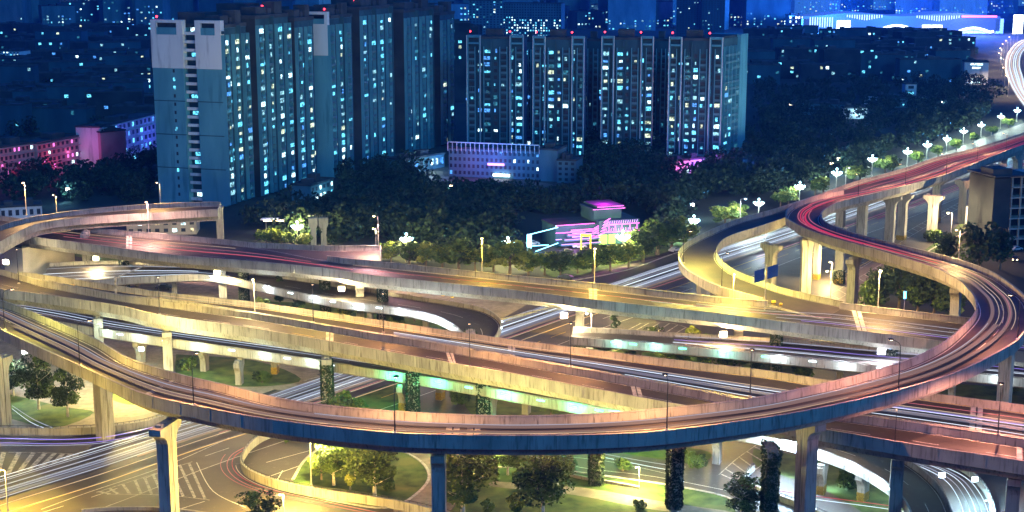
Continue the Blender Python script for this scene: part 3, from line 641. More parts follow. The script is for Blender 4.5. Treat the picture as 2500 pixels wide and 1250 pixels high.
def deck_lamp(px, py, road, side, label, group, power, color, proto=ARM, off=.15, z=None, scale=1.0):
    # foot on top of the parapet edge, arm over the deck
    p = W(px, py, (z if z is not None else 14)+1.4)
    for _ in range(3):
        i = road.nearest(p); zz = road.C[i].z+1.4; p = W(px, py, zz)
    i = road.nearest(p); e = road.A[i] if side == 'A' else road.B[i]
    n = road.N[i] if side == 'A' else -road.N[i]
    q = Vector((p.x, p.y, zz))
    return place(proto, q, math.atan2(n.y, n.x), label, 'street lamp', group, power*K_ARM, color, scale)
YG, YE, PE, PK, WM = (.95,.82,.14), (1,.66,.13), (1,.45,.15), (1,.36,.22), (1,.46,.22)
gA = 'dark arm lamps along the front loop ramp'
for i, (x, y, pw, c) in enumerate(((12,806,2600,YG),(195,892,2600,YE),(473,989,3000,PE),(964,1056,3800,PE),(1628,1050,3800,PE),(2193,952,3200,PK),(2484,828,2800,PK))):
    deck_lamp(x, y, RA, 'B', f'dark arm lamp on the near parapet of the front loop ramp, {nth(i)} from the left', gA, pw, c, z=20)
for i, (x, y, pw, c) in enumerate(((2095,480,2200,PK),(2210,452,2400,WM),(2310,425,2400,WM),(2385,397,2400,WM),(2456,368,2400,WM))):
    deck_lamp(x, y, RA, 'B', f'slim dark lamp on the near parapet of the upper trunk ramp, {nth(i)} from the left', 'slim lamps on the upper trunk ramp', pw, c, z=17, scale=.85)
g2 = 'dark arm lamps along the near carriageway'
for i, (x, y, pw, c) in enumerate(((46,692,2600,YE),(390,767,2600,YE),(1147,895,2600,PE),(2185,1078,260,PK))):
    deck_lamp(x, y, R2b, 'A' if x < 0 else 'B', f'dark arm lamp on the near carriageway flyover, {nth(i)} from the left', g2, pw, c, z=13, scale=.62 if x > 2000 else 1)
g2 = 'dark arm lamps in the middle of the twin flyovers'
for i, (x, y, pw, c) in enumerate(((765,787,2400,YE),(936,812,2400,PE),(1393,895,2600,PE),(1831,968,2800,YE),(2436,1061,2600,PK))):
    deck_lamp(x, y, R2a, 'B', f'dark arm lamp standing on the divider of the twin flyovers, {nth(i)} from the left', g2, pw, c, z=13)
for i, (x, y, pw, c) in enumerate(((1668,642,8000,YG),(1762,702,4600,YG))):
    deck_lamp(x, y, RB, 'A', ['dark arm lamp at the outer bend of the yellow loop ramp', 'thin lamp on the yellow loop ramp left of the blue road signs'][i], 'lamps on the yellow loop ramp', pw, c, z=14)
# straight pale posts with an open bright head
def post_lamp_proto(h=8.5, lm='lamp_warm', metal='metal_grey', name='post_lamp', down=True):
    t = empty(name)
    b = MB(); b.tube((0,0,0), (0,0,.4), .26, .2, 8); b.build('base_plate', M['coping'], t)
    p = MB(); p.tube((0,0,.3), (0,0,h), .12, .07, 8); p.build('pole', M[metal], t)
    a = MB(); a.tube((0,0,h-.05), (-.9,0,h+.12), .05, .05, 6); a.build('arm', M[metal], t)
    hd = MB(); hd.box(-1.5,-.7,-.2,.2,h+.12,h+.24); ho = hd.build('lamp_head', M[metal], t)
    l = MB(); l.ball((-1.1,0,h+.02), .32, 8, 6, 0, 1, .6); l.build('bulb', M[lm], ho)
    (spot(t, (-1.1,0,h-.35), 1, (1,.6,.3), 168, r=.3, blend=.3) if down else point(t, (-1.1,0,h-.45), 1, (1,.6,.3), .3))
    return t
PW = post_lamp_proto(); PY = post_lamp_proto(lm='lamp_yellow', name='post_lamp', down=False); post_extra = 1; PC = post_lamp_proto(h=7, lm='lamp_cool', name='post_lamp')
def post(px, py, proto, label, power, color, h=None, z=0.0, rz=0, group='single post lamps', hh=8.5):
    p = W(px, py, z); s = 1.0
    if h:
        zt_ = ztop(p.x, p.y, h); s = max(.5, (zt_-z)/hh)
    return place(proto, p, rz, label, 'street lamp', group, power*K_POST, color, s)
post(392,497,PW,'white post lamp standing above the hooked ramp end near the pale tower',2200,(1,.58,.2),h=446,z=18.2)
post(139,522,PW,'warm post lamp behind the hooked ramp left of a bracketed pole',2200,(1,.58,.2),h=476,z=17,rz=.2)
post(924,602,PW,'tall post lamp with pinkish head at the end of the unfinished stub',4200,(1,.5,.45),h=528,z=14.2)
post(918,603,PY,'short yellow post lamp beside the taller one at the unfinished stub',1800,(1,.8,.3),h=558,z=12)
post(1177,664,PY,'yellow post lamp on the far parapet of the middle flyover among tree tops',3600,(1,.62,.06),h=580,z=14.4,rz=math.pi/2)
post(622,760,PY,'thin post lamp on the far edge of the twin flyovers at the left',2600,(1,.7,.3),h=680,z=14,rz=math.pi/2)
post(65,525,PW,'thin dark post lamp rising from the hooked ramp at the left',2600,(1,.58,.2),h=445,z=17.5,rz=math.pi/2)
post(1451,691,PW,'warm post lamp on the far parapet beside the parked dark car',3600,(1,.62,.08),h=605,z=14.4,rz=math.pi/2)
post(1806,560,PC,'cool post lamp left of the twin head lamps above the yellow loop ramp',1800,(.8,.95,1),h=486,rz=math.pi,hh=7)
post(2064,455,PC,'small cool post lamp beside the upper trunk ramp',1600,(.8,.95,1),h=410,rz=math.pi,hh=7)
post(2143,752,PY,'tall white post lamp on the far edge of the middle flyover inside the right loop',3800,(1,.58,.2),h=658,z=14.3,rz=math.pi/2)
post(2340,634,PW,'white post lamp in front of dark trees at the right loop',2200,(1,.58,.2),h=562,z=19.5)
post(2400,550,PW,'warm bracket lamp near the bright green verge at the right',2600,(1,.7,.45),h=498)
post(1560,1198,PY,'small globe lamp on a short post between the two ivy columns at the bottom',2600,(1,.85,.3),h=1150)
post(20,1256,PY,'dark lamp post at the bottom left corner',5200,(1,.66,.07),h=1148,rz=0)
post(694,1268,PY,'lamp post at the bottom behind the black leafed tree',7500,(1,.6,.12),h=1215)
post(330,975,PY,'yellow lamp glowing behind the rim of the front ramp at the left',3400,(1,.7,.14),h=880)
post(1868,612,PC,'cool lamp behind the hairpin column',500,(.8,.85,1),h=560,hh=7)
post(2030,690,PY,'warm lamp on the painted island under the loop ramp',2600,(1,.72,.3),h=640)
post(2320,600,PY,'warm lamp over the small green verge',2400,(1,.75,.4),h=520,hh=8.5)
post(363,569,PW,'starry warm post lamp rising between the hooked ramp and the middle flyover',4200,(1,.5,.4),h=492,z=14.4,rz=math.pi/2)
post(1790,731,PY,'slim post lamp on the far parapet of the middle flyover below the yellow loop ramp',3600,(1,.62,.1),h=668,z=14.4,rz=math.pi/2)
post(760,1188,PY,'post lamp rising from the bottom lawn in front of the leafy trees',4200,(1,.8,.2),h=1066,rz=math.pi)
post(1443,850,PY,'slim post lamp right of the half ivy covered pier',5200,(1,.7,.45),h=765)
post(2026,738,PY,'dark slim post lamp on the yellow lit ground beneath the loop ramp',2600,(1,.72,.25),h=662)
post(2414,1290,PC,'cool white post lamp at the lower right corner beside the lit barrier',4500,(.35,.65,1),h=1222,hh=7)
post(1210,1160,PY,'thin post lamp between the front pier and the big dark trees',2600,(1,.85,.25),h=1075)
# ornamental clusters of white globes
def cluster_proto():
    t = empty('globe_cluster_lamp')
    b = MB(); b.tube((0,0,0), (0,0,.8), .4, .28, 10); b.build('base_plate', M['coping'], t)
    p = MB(); p.tube((0,0,.6), (0,0,8.2), .2, .12, 8); p.build('pole', M['metal_grey'], t)
    a = MB()
    for k in range(8):
        an = k*math.pi/4; c_, s_ = math.cos(an), math.sin(an)
        a.path([(0,0,5.9),(c_*1.0,s_*1.0,6.0),(c_*1.6,s_*1.6,6.5),(c_*1.75,s_*1.75,6.8)], .06, 5)
    a.build('arm_ring', M['metal_grey'], t)
    for k in range(8):
        an = k*math.pi/4; m = MB(); m.ball((math.cos(an)*1.75, math.sin(an)*1.75, 7.1), .34, 8, 6); m.build('globe', M['lamp_cool'], t, smooth=True)
    m = MB(); m.ball((0,0,8.5), .4, 8, 6); m.build('globe', M['lamp_cool'], t, smooth=True)
    point(t, (0,0,7.9), 1, (.5,.8,1), 1.6); return t
CL = cluster_proto()
cl = [(727,604,.95),(993,640,1),(1240,650,1),(1520,640,1.1),(1693,588,.95),(1851,540,.9),(1951,502,.9),(2041,466,.9),(2128,430,.9),(2214,408,.85),(2262,390,.85),(2310,372,.8),(2351,352,.8),(2394,336,.8),(2442,314,.8),(2482,298,.8)]
for i, (x, y, s_) in enumerate(cl):
    wh = 'behind the middle flyover' if x < 1300 else ('by the neon building' if x < 1600 else ('just left of the yellow loop ramp' if x < 1700 else 'beyond the upper trunk ramp'))
    c = place(CL, W(x, y), i*.3, f'cluster of white globes {wh}, {nth(i)} from the left', 'street lamp', 'globe cluster lamps along the expressway', (7000 if x < 1600 else 5200)*K_CL, (1,.9,.34) if x < 1600 else (.72,.95,.8), s_*(1 if x < 1900 else 1.12))
# bare small far lamps round the bright bend at the upper right
FL = post_lamp_proto(h=9, lm='lamp_warm', name='post_lamp')
far = [(2446,178),(2441,164),(2444,150),(2450,138),(2458,128),(2466,118),(2474,108),(2484,98),(2495,90),(2460,228),(2452,205)]
for i, (x, y) in enumerate(far):
    place(FL, W(x, y+8), 0, f'tiny warm lamp at the bright far bend, {nth(i)} counting up from the bottom', 'street lamp', 'far lamps round the bright bend', 26000 if i % 2 else 16000, (1,.72,.42), 1.5)
# floodlights on the pier heads
def flood_proto():
    t = empty('floodlight'); b = MB(); b.box(-.9,.9,.0,.35,-.7,.7); b.box(-.25,.25,.3,1.0,-.1,.1); b.build('housing', M['metal_grey'], t)
    f = MB(); f.box(-.78,.78,-.06,-.003,-.58,.58); f.build('lens', M['lamp_warm'], t)
    point(t, (0,-.9,-.2), 1, (1,.7,.5), .4); return t
FP = flood_proto()
for i, (x, y, z, pw, c, lb) in enumerate(((234,630,9,2600,(1,.78,.40),'square floodlight beside the tall pale pier at the left'),(530,664,9.5,2600,(1,.78,.40),'square floodlight at a short pier under the left part of the middle flyover'),(834,705,9.4,2600,(1,.78,.40),'square floodlight on the wide pier under the middle flyover'),(1377,770,9.4,3000,(1,.78,.40),'square floodlight on the half ivy covered pier'),(1766,816,9.4,3000,(1,.6,.25),'square floodlight left of the pier at the right half of the middle flyover'),(2152,858,9.4,3000,(.9,.88,1),'square floodlight tucked under the loop ramp at the right'),(14,640,9,2400,(1,.78,.40),'floodlight glowing at the far left edge'))):
    place(FP, W(x, y, z), 0, lb, 'floodlight', 'floodlights under the flyovers', pw*K_FLOOD, c, .9)
for i, (x, y, z, pw, c, lb) in enumerate(((1915,1078,8,6500,(.45,.7,1),'cool floodlight beneath the front ramp by the right column'),(2300,1160,5,1300,(.5,.78,1),'cool floodlight over the curved lane at the lower right'),(2380,1170,4,900,(.4,.8,1),'cool floodlight on the white barrier at the lower right'),(60,860,9,1800,(.75,.95,1),'cool floodlight below the left end of the front ramp'),(345,852,8.5,1800,(.6,1,.85),'greenish floodlight under the twin flyovers at the left'),(1215,1040,8,0,(1,.8,.5),'dark floodlight under the front ramp'))):
    if pw: place(FP, W(x, y, z), 0, lb, 'floodlight', 'floodlights under the flyovers', pw*K_FLOOD, c, .6)

# ================================================================== ROAD SIGNS, CARS, BOXES
t = empty('road_sign', W(1867, 745, 14.2)); tag(t, 'pair of blue road sign panels on a grey post where the yellow loop ramp merges', 'road sign')
m = MB(); m.tube((0,0,-1.2), (0,0,9.2), .14, .12, 8); m.build('post', M['metal_grey'], t)
m = MB(); m.tube((-1.9,0,8.2), (2.2,0,8.6), .08, .08, 6); m.tube((-1.9,0,6.6), (2.2,0,7), .08, .08, 6); m.build('crossbar', M['metal_grey'], t)
for x0, x1, dz, dy in ((-2.5,-.25,-.3,-.5), (.3,2.6,.6,.5)):
    m = MB(); m.quad((x0,-.2,5.3+dz),(x1,-.2,6.0+dz),(x1,-.2,8.7+dz),(x0,-.2,8.0+dz)); m.quad((x0,-.12,8.0+dz),(x1,-.12,8.7+dz),(x1,-.12,6.0+dz),(x0,-.12,5.3+dz))
    m.quad((x0,-.2,8.0+dz),(x1,-.2,8.7+dz),(x1,-.12,8.7+dz),(x0,-.12,8.0+dz)); m.quad((x0,-.12,5.3+dz),(x1,-.12,6.0+dz),(x1,-.2,6.0+dz),(x0,-.2,5.3+dz)); m.build('sign_panel', M['sign_blue'], t)
def gore(px, py, z, label, s=1.0):
    t = empty('crash_cushion', W(px, py, z)); tag(t, label, 'crash barrier')
    m = MB(); m.tube((0,0,0), (0,0,1.0*s), .55*s, .5*s, 12); m.build('drum', M['yellow'], t)
    m = MB(); m.tube((0,0,.35*s), (0,0,.55*s), .56*s, .555*s, 12, cap=False); m.build('band', M['black'], t)
gore(1888,745,13.1,'yellow crash drum at the nose where the yellow loop ramp joins'); gore(1906,748,13.1,'smaller yellow crash drum just right of the other at the ramp nose',.7)
gore(1082,722,6.4,'pale orange marker drum on the far edge of the curved ring ramp',.8); gore(1104,726,6.4,'marker drum just right of the other on the curved ring ramp',.8)
gore(249,672,.1,'orange marker drum left of its twin on the lane under the left loop',.8); gore(267,672,.1,'orange marker drum right of its twin on the lane under the left loop',.8)
def blue_marker(px, py, z, label):
    t = empty('lane_signal', W(px, py, z)); tag(t, label, 'signal'); m = MB(); m.tube((0,0,0),(0,0,2.4),.07,n=6); m.build('post', M['metal_grey'], t)
    m = MB(); m.box(-.35,.35,-.12,.12,2.4,4.2); h = m.build('housing', M['metal_dark'], t); m = MB(); m.box(-.28,.28,-.16,-.125,2.5,4.1); m.build('lit_face', memit('signal_blue', (.08,.3,1), 9), h)
blue_marker(2207,756,14.2,'small glowing blue signal on the far parapet of the middle flyover')
def arch(px, py): 
    t = empty('height_gantry', W(px, py, 14.0)); tag(t, 'white boom gantry reaching from a post over the near flyover at the left', 'gantry')
    m = MB(); m.box(-.25,.25,-.2,.2,-1,3.6); m.build('post', M['coping'], t); m = MB(); m.tube((0,0,3.2),(6.2,6.0,5.2),.2,.16,6); m.build('boom', M['coping'], t)
arch(283,712)
def car(px, py, rz, mat, label, z=.05, lights=False, s=1.0, kind='parked_car', cat='car'):
    t = empty(kind, W(px, py, z), rz); tag(t, label, cat); t.scale = (s,)*3
    b = MB(); prof = [(-2.2,.35),(-2.25,.75),(-2.0,.95),(-1.3,1.0),(-.8,1.42),(.55,1.45),(1.2,1.0),(2.0,.88),(2.25,.7),(2.2,.35)]
    n = len(prof)
    for yy in (-.86, .86):
        for x_, z_ in prof: b.v.append((x_, yy*(.84 if z_ > 1.2 else 1), z_))
    for j in range(n):
        j2 = (j+1) % n; b.f.append((j, j2, n+j2, n+j)); b.m.append(0)
    b.f.append(tuple(reversed(range(n)))); b.m.append(0); b.f.append(tuple(n+j for j in range(n))); b.m.append(0)
    b.build('body', mat, t)
    for sx in (-1, 1):
        m = MB(); y0 = sx*.875; m.quad((-1.2,y0,1.02),(1.05,y0,1.02),(.5,y0*.86,1.38),(-.75,y0*.86,1.38)); m.build('side_window', M['glass_dark'], t)
        for xx in (-1.35, 1.35):
            m = MB(); m.tube((xx,sx*.7,.34),(xx,sx*.92,.34),.34,.34,12); w_ = m.build('wheel', M['metal_dark'], t)
    m = MB(); m.quad((1.17,-.72,1.06),(1.17,.72,1.06),(.62,.66,1.44),(.62,-.66,1.44)); m.build('windscreen', M['glass_dark'], t)
    if lights:
        for sy in (-.6, .6):
            m = MB(); m.ball((2.2,sy,.68), .18, 8, 5); m.build('headlight', M['lamp_warm'] , t)
    return t
carpaint = mnoise('dark_car_paint', (.03,.035,.045), (.05,.055,.07), 1, .3); carw = mnoise('pale_car_paint', (.45,.47,.5), (.6,.62,.66), 1, .3)
car(1381,682,.15,carpaint,'dark saloon parked at the kerb behind the middle flyover'); car(1648,614,.8,carw,'pale car half hidden beside the yellow loop ramp')
car(228,712+0,.3,carpaint,'dark car parked on the yellow ground under the left loop'); car(400,706,.1,carpaint,'dark car on the beige lot between the flyovers')
car(2478,636,-1.9,carpaint,'dark car with bright headlights below the frame building',lights=True)
car(2432,598,.3,carw,'pale van parked in front of the concrete frame building',s=1.5, kind='parked_van', cat='van')
car(2480,612,.5,carw,'small pale car right of the van by the frame building')
car(1300,598,.2,carw,'pale car at the left forecourt of the neon building'); car(1382,618,.5,carpaint,'dark blue car in front of the neon building'); car(1415,606,.2,carw,'pale car nearest the yellow archway at the neon building')

# ================================================================== TREES
def crown_mesh(n, r, h, leaf, seed, conic=0.0, clumps=16):
    random.seed(seed); mb = MB(); cs = []
    for k in range(clumps):
        a = random.random()*6.283; rr = r*math.sqrt(random.random())*.72; z = random.random()
        f = (1-conic*z)*(1.0 if z > .25 else .75)
        cs.append((math.cos(a)*rr*f, math.sin(a)*rr*f, h*(.08+.84*z), r*random.uniform(.26,.44)*(1-.4*conic*z)))
    per = n//clumps
    for cx, cy, cz, cr in cs:
        mat = 0 if random.random() < .72 else 1
        for _ in range(per):
            d = Vector((random.gauss(0,1), random.gauss(0,1), random.gauss(0,1))).normalized()*cr*random.uniform(.72,1.12)
            leafquad(mb, (cx+d.x, cy+d.y, max(0, cz+d.z*.85)), leaf*random.uniform(.6,1.25), mat)
    return mb
def trunk_mesh(h, ch, r, seed):
    random.seed(seed); mb = MB(); mb.tube((0,0,0), (0,0,h), r*1.25, r*.8, 7); mb.tube((0,0,h), (random.uniform(-.2,.2),0,h+ch*.55), r*.8, r*.25, 6)
    for k in range(5):
        a = k*1.3+random.random(); z = h*.85+ch*.1*k; L_ = ch*.32
        mb.tube((0,0,z), (math.cos(a)*L_,math.sin(a)*L_,z+L_*.75), r*.35, r*.08, 5)
    return mb
def tree_proto(name, n, r, ch, th, leaf, seed, mats, conic=0.0, clumps=16, bark='bark'):
    t = empty(name); trunk_mesh(th, ch, .17*max(1,r/2.5), seed).build('trunk', M[bark], t)
    c = crown_mesh(n, r, ch, leaf, seed, conic, clumps).build('crown', [M[q] for q in mats], t); c.location = (0,0,th*.8); return t
TR = {
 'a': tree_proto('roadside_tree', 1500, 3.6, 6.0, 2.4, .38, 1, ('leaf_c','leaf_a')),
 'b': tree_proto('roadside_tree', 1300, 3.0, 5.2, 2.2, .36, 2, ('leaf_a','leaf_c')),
 'c': tree_proto('roadside_tree', 1500, 4.2, 6.6, 2.6, .42, 3, ('leaf_a','leaf_b'), clumps=20),
 'd': tree_proto('dark_tree', 1400, 4.0, 7.0, 2.2, .42, 4, ('leaf_b','leaf_a'), clumps=18),
 'f': tree_proto('foreground_tree', 3400, 3.0, 6.2, 2.6, .24, 5, ('leaf_b','leaf_a'), clumps=26, bark='whitebark'),
 'g': tree_proto('foreground_tree', 3400, 3.3, 7.4, 2.4, .24, 6, ('leaf_a','leaf_b'), clumps=28, bark='whitebark'),
 'y': tree_proto('young_tree', 700, 1.4, 2.4, 1.1, .20, 7, ('leaf_c','leaf_a'), clumps=10, bark='whitebark'),
 'k': tree_proto('cypress_tree', 2200, 1.8, 8.5, .8, .26, 8, ('leaf_b','leaf_a'), conic=.35, clumps=26),
 's': tree_proto('round_bush', 900, 1.8, 2.0, .3, .24, 9, ('leaf_a','leaf_b'), clumps=12)}
tused = {}
def tree(k, x, y, label, group=None, ytop=None, s=1.0, H=None, z=0.0, cat=None):
    p = W(x, y, z); pr = TR[k]
    full = {'a':8.2,'b':7.2,'c':9,'d':9,'f':8.6,'g':9.6,'y':3.5,'k':9.3,'s':2.2}[k]
    if ytop is not None: s = (ztop(p.x, p.y, ytop)-z)/full
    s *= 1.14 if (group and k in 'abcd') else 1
    o = pr if k not in tused else copy_tree(pr); tused[k] = 1
    o.location = p; o.rotation_euler = (0,0,random.random()*6.28); wf = 1.45 if k in 'abcd' and group else ((.92 if x < 200 else 1.35) if k in 'fg' else 1.0); o.scale = (s*wf*random.uniform(.94,1.1), s*wf*random.uniform(.94,1.1), s)
    return tag(o, label, cat or ('bush' if k == 's' else 'tree'), group)
random.seed(21)
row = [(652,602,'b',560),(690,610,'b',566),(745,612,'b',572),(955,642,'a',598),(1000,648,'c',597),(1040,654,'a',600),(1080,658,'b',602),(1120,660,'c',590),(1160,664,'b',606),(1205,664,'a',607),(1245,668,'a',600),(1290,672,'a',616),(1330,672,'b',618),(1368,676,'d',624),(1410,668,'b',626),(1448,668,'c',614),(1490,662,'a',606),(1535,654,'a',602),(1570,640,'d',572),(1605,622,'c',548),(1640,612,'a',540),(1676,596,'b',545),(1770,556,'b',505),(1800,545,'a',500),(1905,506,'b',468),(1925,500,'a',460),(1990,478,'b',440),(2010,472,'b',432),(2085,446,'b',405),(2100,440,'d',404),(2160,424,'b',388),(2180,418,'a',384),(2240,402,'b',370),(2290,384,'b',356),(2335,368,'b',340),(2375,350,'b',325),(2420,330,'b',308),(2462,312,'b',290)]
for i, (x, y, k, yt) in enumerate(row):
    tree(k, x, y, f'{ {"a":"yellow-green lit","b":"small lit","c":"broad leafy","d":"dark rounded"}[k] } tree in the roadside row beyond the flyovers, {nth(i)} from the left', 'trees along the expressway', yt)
for i, (x, y, k, yt, lb) in enumerate([
 (95,1000,'f',862,'tall dark tree on the left lawn, middle of three'),(166,1018,'f',893,'dark tree with pale trunk at the right end of the left lawn'),(33,968,'f',880,'small dark tree nearest the left edge on the lawn'),
 (815,1185,'g',1075,'leafy tree at the left of the bottom lawn beneath the front ramp'),(915,1212,'g',1080,'tall leafy tree with pale forked trunk on the bottom lawn'),(868,1160,'g',1062,'tree between the two others on the bottom lawn'),(785,1172,'b',1100,'small bright tree at the left tip of the bottom lawn'),(940,1195,'s',1160,'bush at the foot of the forked tree'),(1095,1225,'s',1195,'bush against the front pier'),(1240,1160,'g',1080,'leafy tree behind the gap between the two dark trees'),(1300,1200,'s',1170,'wide bush under the big dark tree'),(1560,1245,'s',1222,'low bush on the strip below the globe lamp'),(700,1085,'b',1072,'shrub beyond the wall of the slip road'),
 (1130,1262,'g',1090,'tall dark tree just right of the blue front pier'),(1180,1170,'f',1085,'dark tree behind the tall one right of the front pier'),(1325,1270,'g',1100,'big dark tree between the ivy columns at the bottom'),(1360,1185,'f',1098,'darker tree hugging the big one at the bottom'),
 (630,1310,'f',1198,'black silhouetted tree at the bottom edge by the slip road'),(1812,1262,'f',1160,'round black tree left of the dark ivy column'),
 (855,1195,'y',1152,'young yellow-green tree on the bottom lawn'),(1190,1262,'y',1215,'young spiky pale tree at the bottom edge'),(1258,1262,'y',1200,'young yellow tree left of the big dark tree'),(1012,785,'b',715,'single green tree on the strip between the flyovers'),
 (1503,858,'k',760,'tall ivy like cypress under the middle flyover'),(1597,862,'f',797,'round dark tree on the strip below the middle flyover'),(1690,848,'y',790,'thin dark sapling right of the round tree'),(1712,862,'s',822,'low bush beside the thin sapling'),
 (683,745,'k',670,'clipped column shaped tree under the middle flyover'),(830,1010,'s',962,'thick bush at the foot of the ivy pier'),(870,1012,'s',972,'bush half hidden behind the front ramp rim'),
 (1655,895,'s',850,'leftmost bush on the verge under the right half of the middle flyover'),(1760,905,'s',860,'middle bush on that verge'),(1540,885,'b',822,'leafy tree on the verge left of the other bushes under the middle flyover'),(1625,890,'b',838,'green tree between round dark tree and leftmost bush'),(1715,895,'d',846,'dark tree between the leftmost and middle bush on the verge'),(1805,905,'b',850,'green tree just right of the middle bush on the verge'),(1465,870,'s',830,'low bush left of the cypress'),(640,775,'b',722,'green tree at the left end of the strip between the flyovers'),(730,782,'d',728,'dark tree left of the ivy column on the strip between the flyovers'),(845,792,'b',742,'green tree behind the wide bare pier'),(960,800,'s',760,'bush beside the single green tree on the strip'),(460,905,'s',872,'bush at the left of the lawn under the twin flyovers'),(640,935,'s',905,'bush at the right of the lawn under the twin flyovers'),(280,955,'s',925,'bush on the small verge behind the left column'),(1120,985,'s',950,'bush between the ivy columns under the twin flyovers'),(1345,1025,'b',955,'leafy tree just behind the front ramp rim near centre'),(1520,1150,'s',1118,'bush on the verge left of the middle ivy column'),(1660,1130,'b',1085,'dark leafy tree on the curved verge under the ramp'),(1700,1140,'s',1108,'bush at the tip of the curved verge'),(2070,1190,'s',1150,'bush behind the hazard striped columns at the right'),(1850,915,'d',860,'dark clump beside the ivy pier at the right'),(1955,925,'s',885,'rightmost bush on the verge'),
 (2310,655,'d',570,'dark tree left of the white post lamp at the right loop'),(2390,670,'d',545,'broad dark tree behind the right loop'),(2440,660,'d',560,'dark tree below the frame building'),(2150,745,'d',655,'dark tree inside the right loop, leftmost'),(2195,752,'d',640,'dark tree inside the right loop, second'),(2240,765,'d',665,'dark tree inside the right loop, third'),(2280,775,'d',672,'dark tree inside the right loop, nearest the wide pier'),(2130,745,'s',690,'low bush at the left of the trees inside the right loop'),(2320,790,'d',700,'dark tree behind the wide pier'),(2175,705,'b',655,'smaller lit tree at the edge of the trees inside the right loop'),
 (2280,592,'s',560,'small palm like shrub at the tip of the green verge'),(85,640,'s',600,'ivy bush on the pier at the far left'),(2110,942,'s',915,'bush on the dark verge behind the loop ramp'),(2470,960,'s',930,'bush at the right edge below the ring ramp')]):
    tree(k, x, y, lb, None, yt)
# woodland between the towers and the expressway: one mass
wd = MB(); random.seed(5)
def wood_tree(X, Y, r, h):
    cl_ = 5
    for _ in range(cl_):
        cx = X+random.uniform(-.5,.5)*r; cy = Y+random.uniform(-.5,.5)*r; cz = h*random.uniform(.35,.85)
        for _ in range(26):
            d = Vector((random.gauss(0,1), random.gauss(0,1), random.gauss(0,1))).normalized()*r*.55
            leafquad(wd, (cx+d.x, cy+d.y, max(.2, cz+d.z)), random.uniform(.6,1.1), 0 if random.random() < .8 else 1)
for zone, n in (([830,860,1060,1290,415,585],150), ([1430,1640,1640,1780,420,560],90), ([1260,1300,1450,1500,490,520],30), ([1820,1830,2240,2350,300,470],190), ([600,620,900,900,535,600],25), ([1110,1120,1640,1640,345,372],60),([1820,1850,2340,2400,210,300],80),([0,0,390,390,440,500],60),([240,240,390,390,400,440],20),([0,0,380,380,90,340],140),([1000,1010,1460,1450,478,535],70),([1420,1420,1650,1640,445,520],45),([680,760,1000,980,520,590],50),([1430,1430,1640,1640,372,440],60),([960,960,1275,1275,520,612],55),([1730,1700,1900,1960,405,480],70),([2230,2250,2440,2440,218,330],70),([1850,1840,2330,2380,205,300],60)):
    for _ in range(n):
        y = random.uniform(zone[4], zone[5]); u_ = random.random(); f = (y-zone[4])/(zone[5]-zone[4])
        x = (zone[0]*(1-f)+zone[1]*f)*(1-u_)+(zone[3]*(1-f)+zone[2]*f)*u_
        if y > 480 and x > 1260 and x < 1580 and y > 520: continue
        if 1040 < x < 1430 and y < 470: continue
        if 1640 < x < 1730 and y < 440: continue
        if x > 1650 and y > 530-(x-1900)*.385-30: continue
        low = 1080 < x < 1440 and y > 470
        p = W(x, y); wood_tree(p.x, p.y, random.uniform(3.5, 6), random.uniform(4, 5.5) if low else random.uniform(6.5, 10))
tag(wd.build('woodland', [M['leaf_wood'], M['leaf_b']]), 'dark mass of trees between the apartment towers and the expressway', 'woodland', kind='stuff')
# ================================================================== BUILDINGS
WIN = ['win_teal', 'win_dim', 'win_white', 'win_dim', 'win_teal', 'win_soft', 'win_blue', 'win_dim', 'win_soft', 'win_teal', 'win_cream']
M['win_dim'] = memit('window_dim', (.06, .42, .62), .55, 1.1); M['win_soft'] = memit('window_soft', (.35, .8, .95), 1.3, 1.1); M['win_cream'] = memit('window_cream', (.75, .9, .62), 1.6, 1.1)
PANES = {}
def pane(mk, w_, h_):
    key = (mk, round(w_, 2), round(h_, 2))
    if key not in PANES:
        m = MB(); m.box(-w_/2, w_/2, -.05, .06, 0, h_); PANES[key] = m.mesh('window', M[mk])
    return PANES[key]
def add_window(root, mk, w_, h_, loc, rz):
    o = bpy.data.objects.new('window', pane(mk, w_, h_)); o.location = loc; o.rotation_euler = (0, 0, rz); o.parent = root; col.objects.link(o); return o
def side_frame(bx0, bx1, by0, by1, side):
    # origin, direction along, outward normal, length, rotation for a pane whose front is -y
    return {'S': (Vector((bx0,by0,0)), Vector((1,0,0)), Vector((0,-1,0)), bx1-bx0, 0),
            'E': (Vector((bx1,by0,0)), Vector((0,1,0)), Vector((1,0,0)), by1-by0, math.pi/2),
            'W': (Vector((bx0,by1,0)), Vector((0,-1,0)), Vector((-1,0,0)), by1-by0, -math.pi/2)}[side]
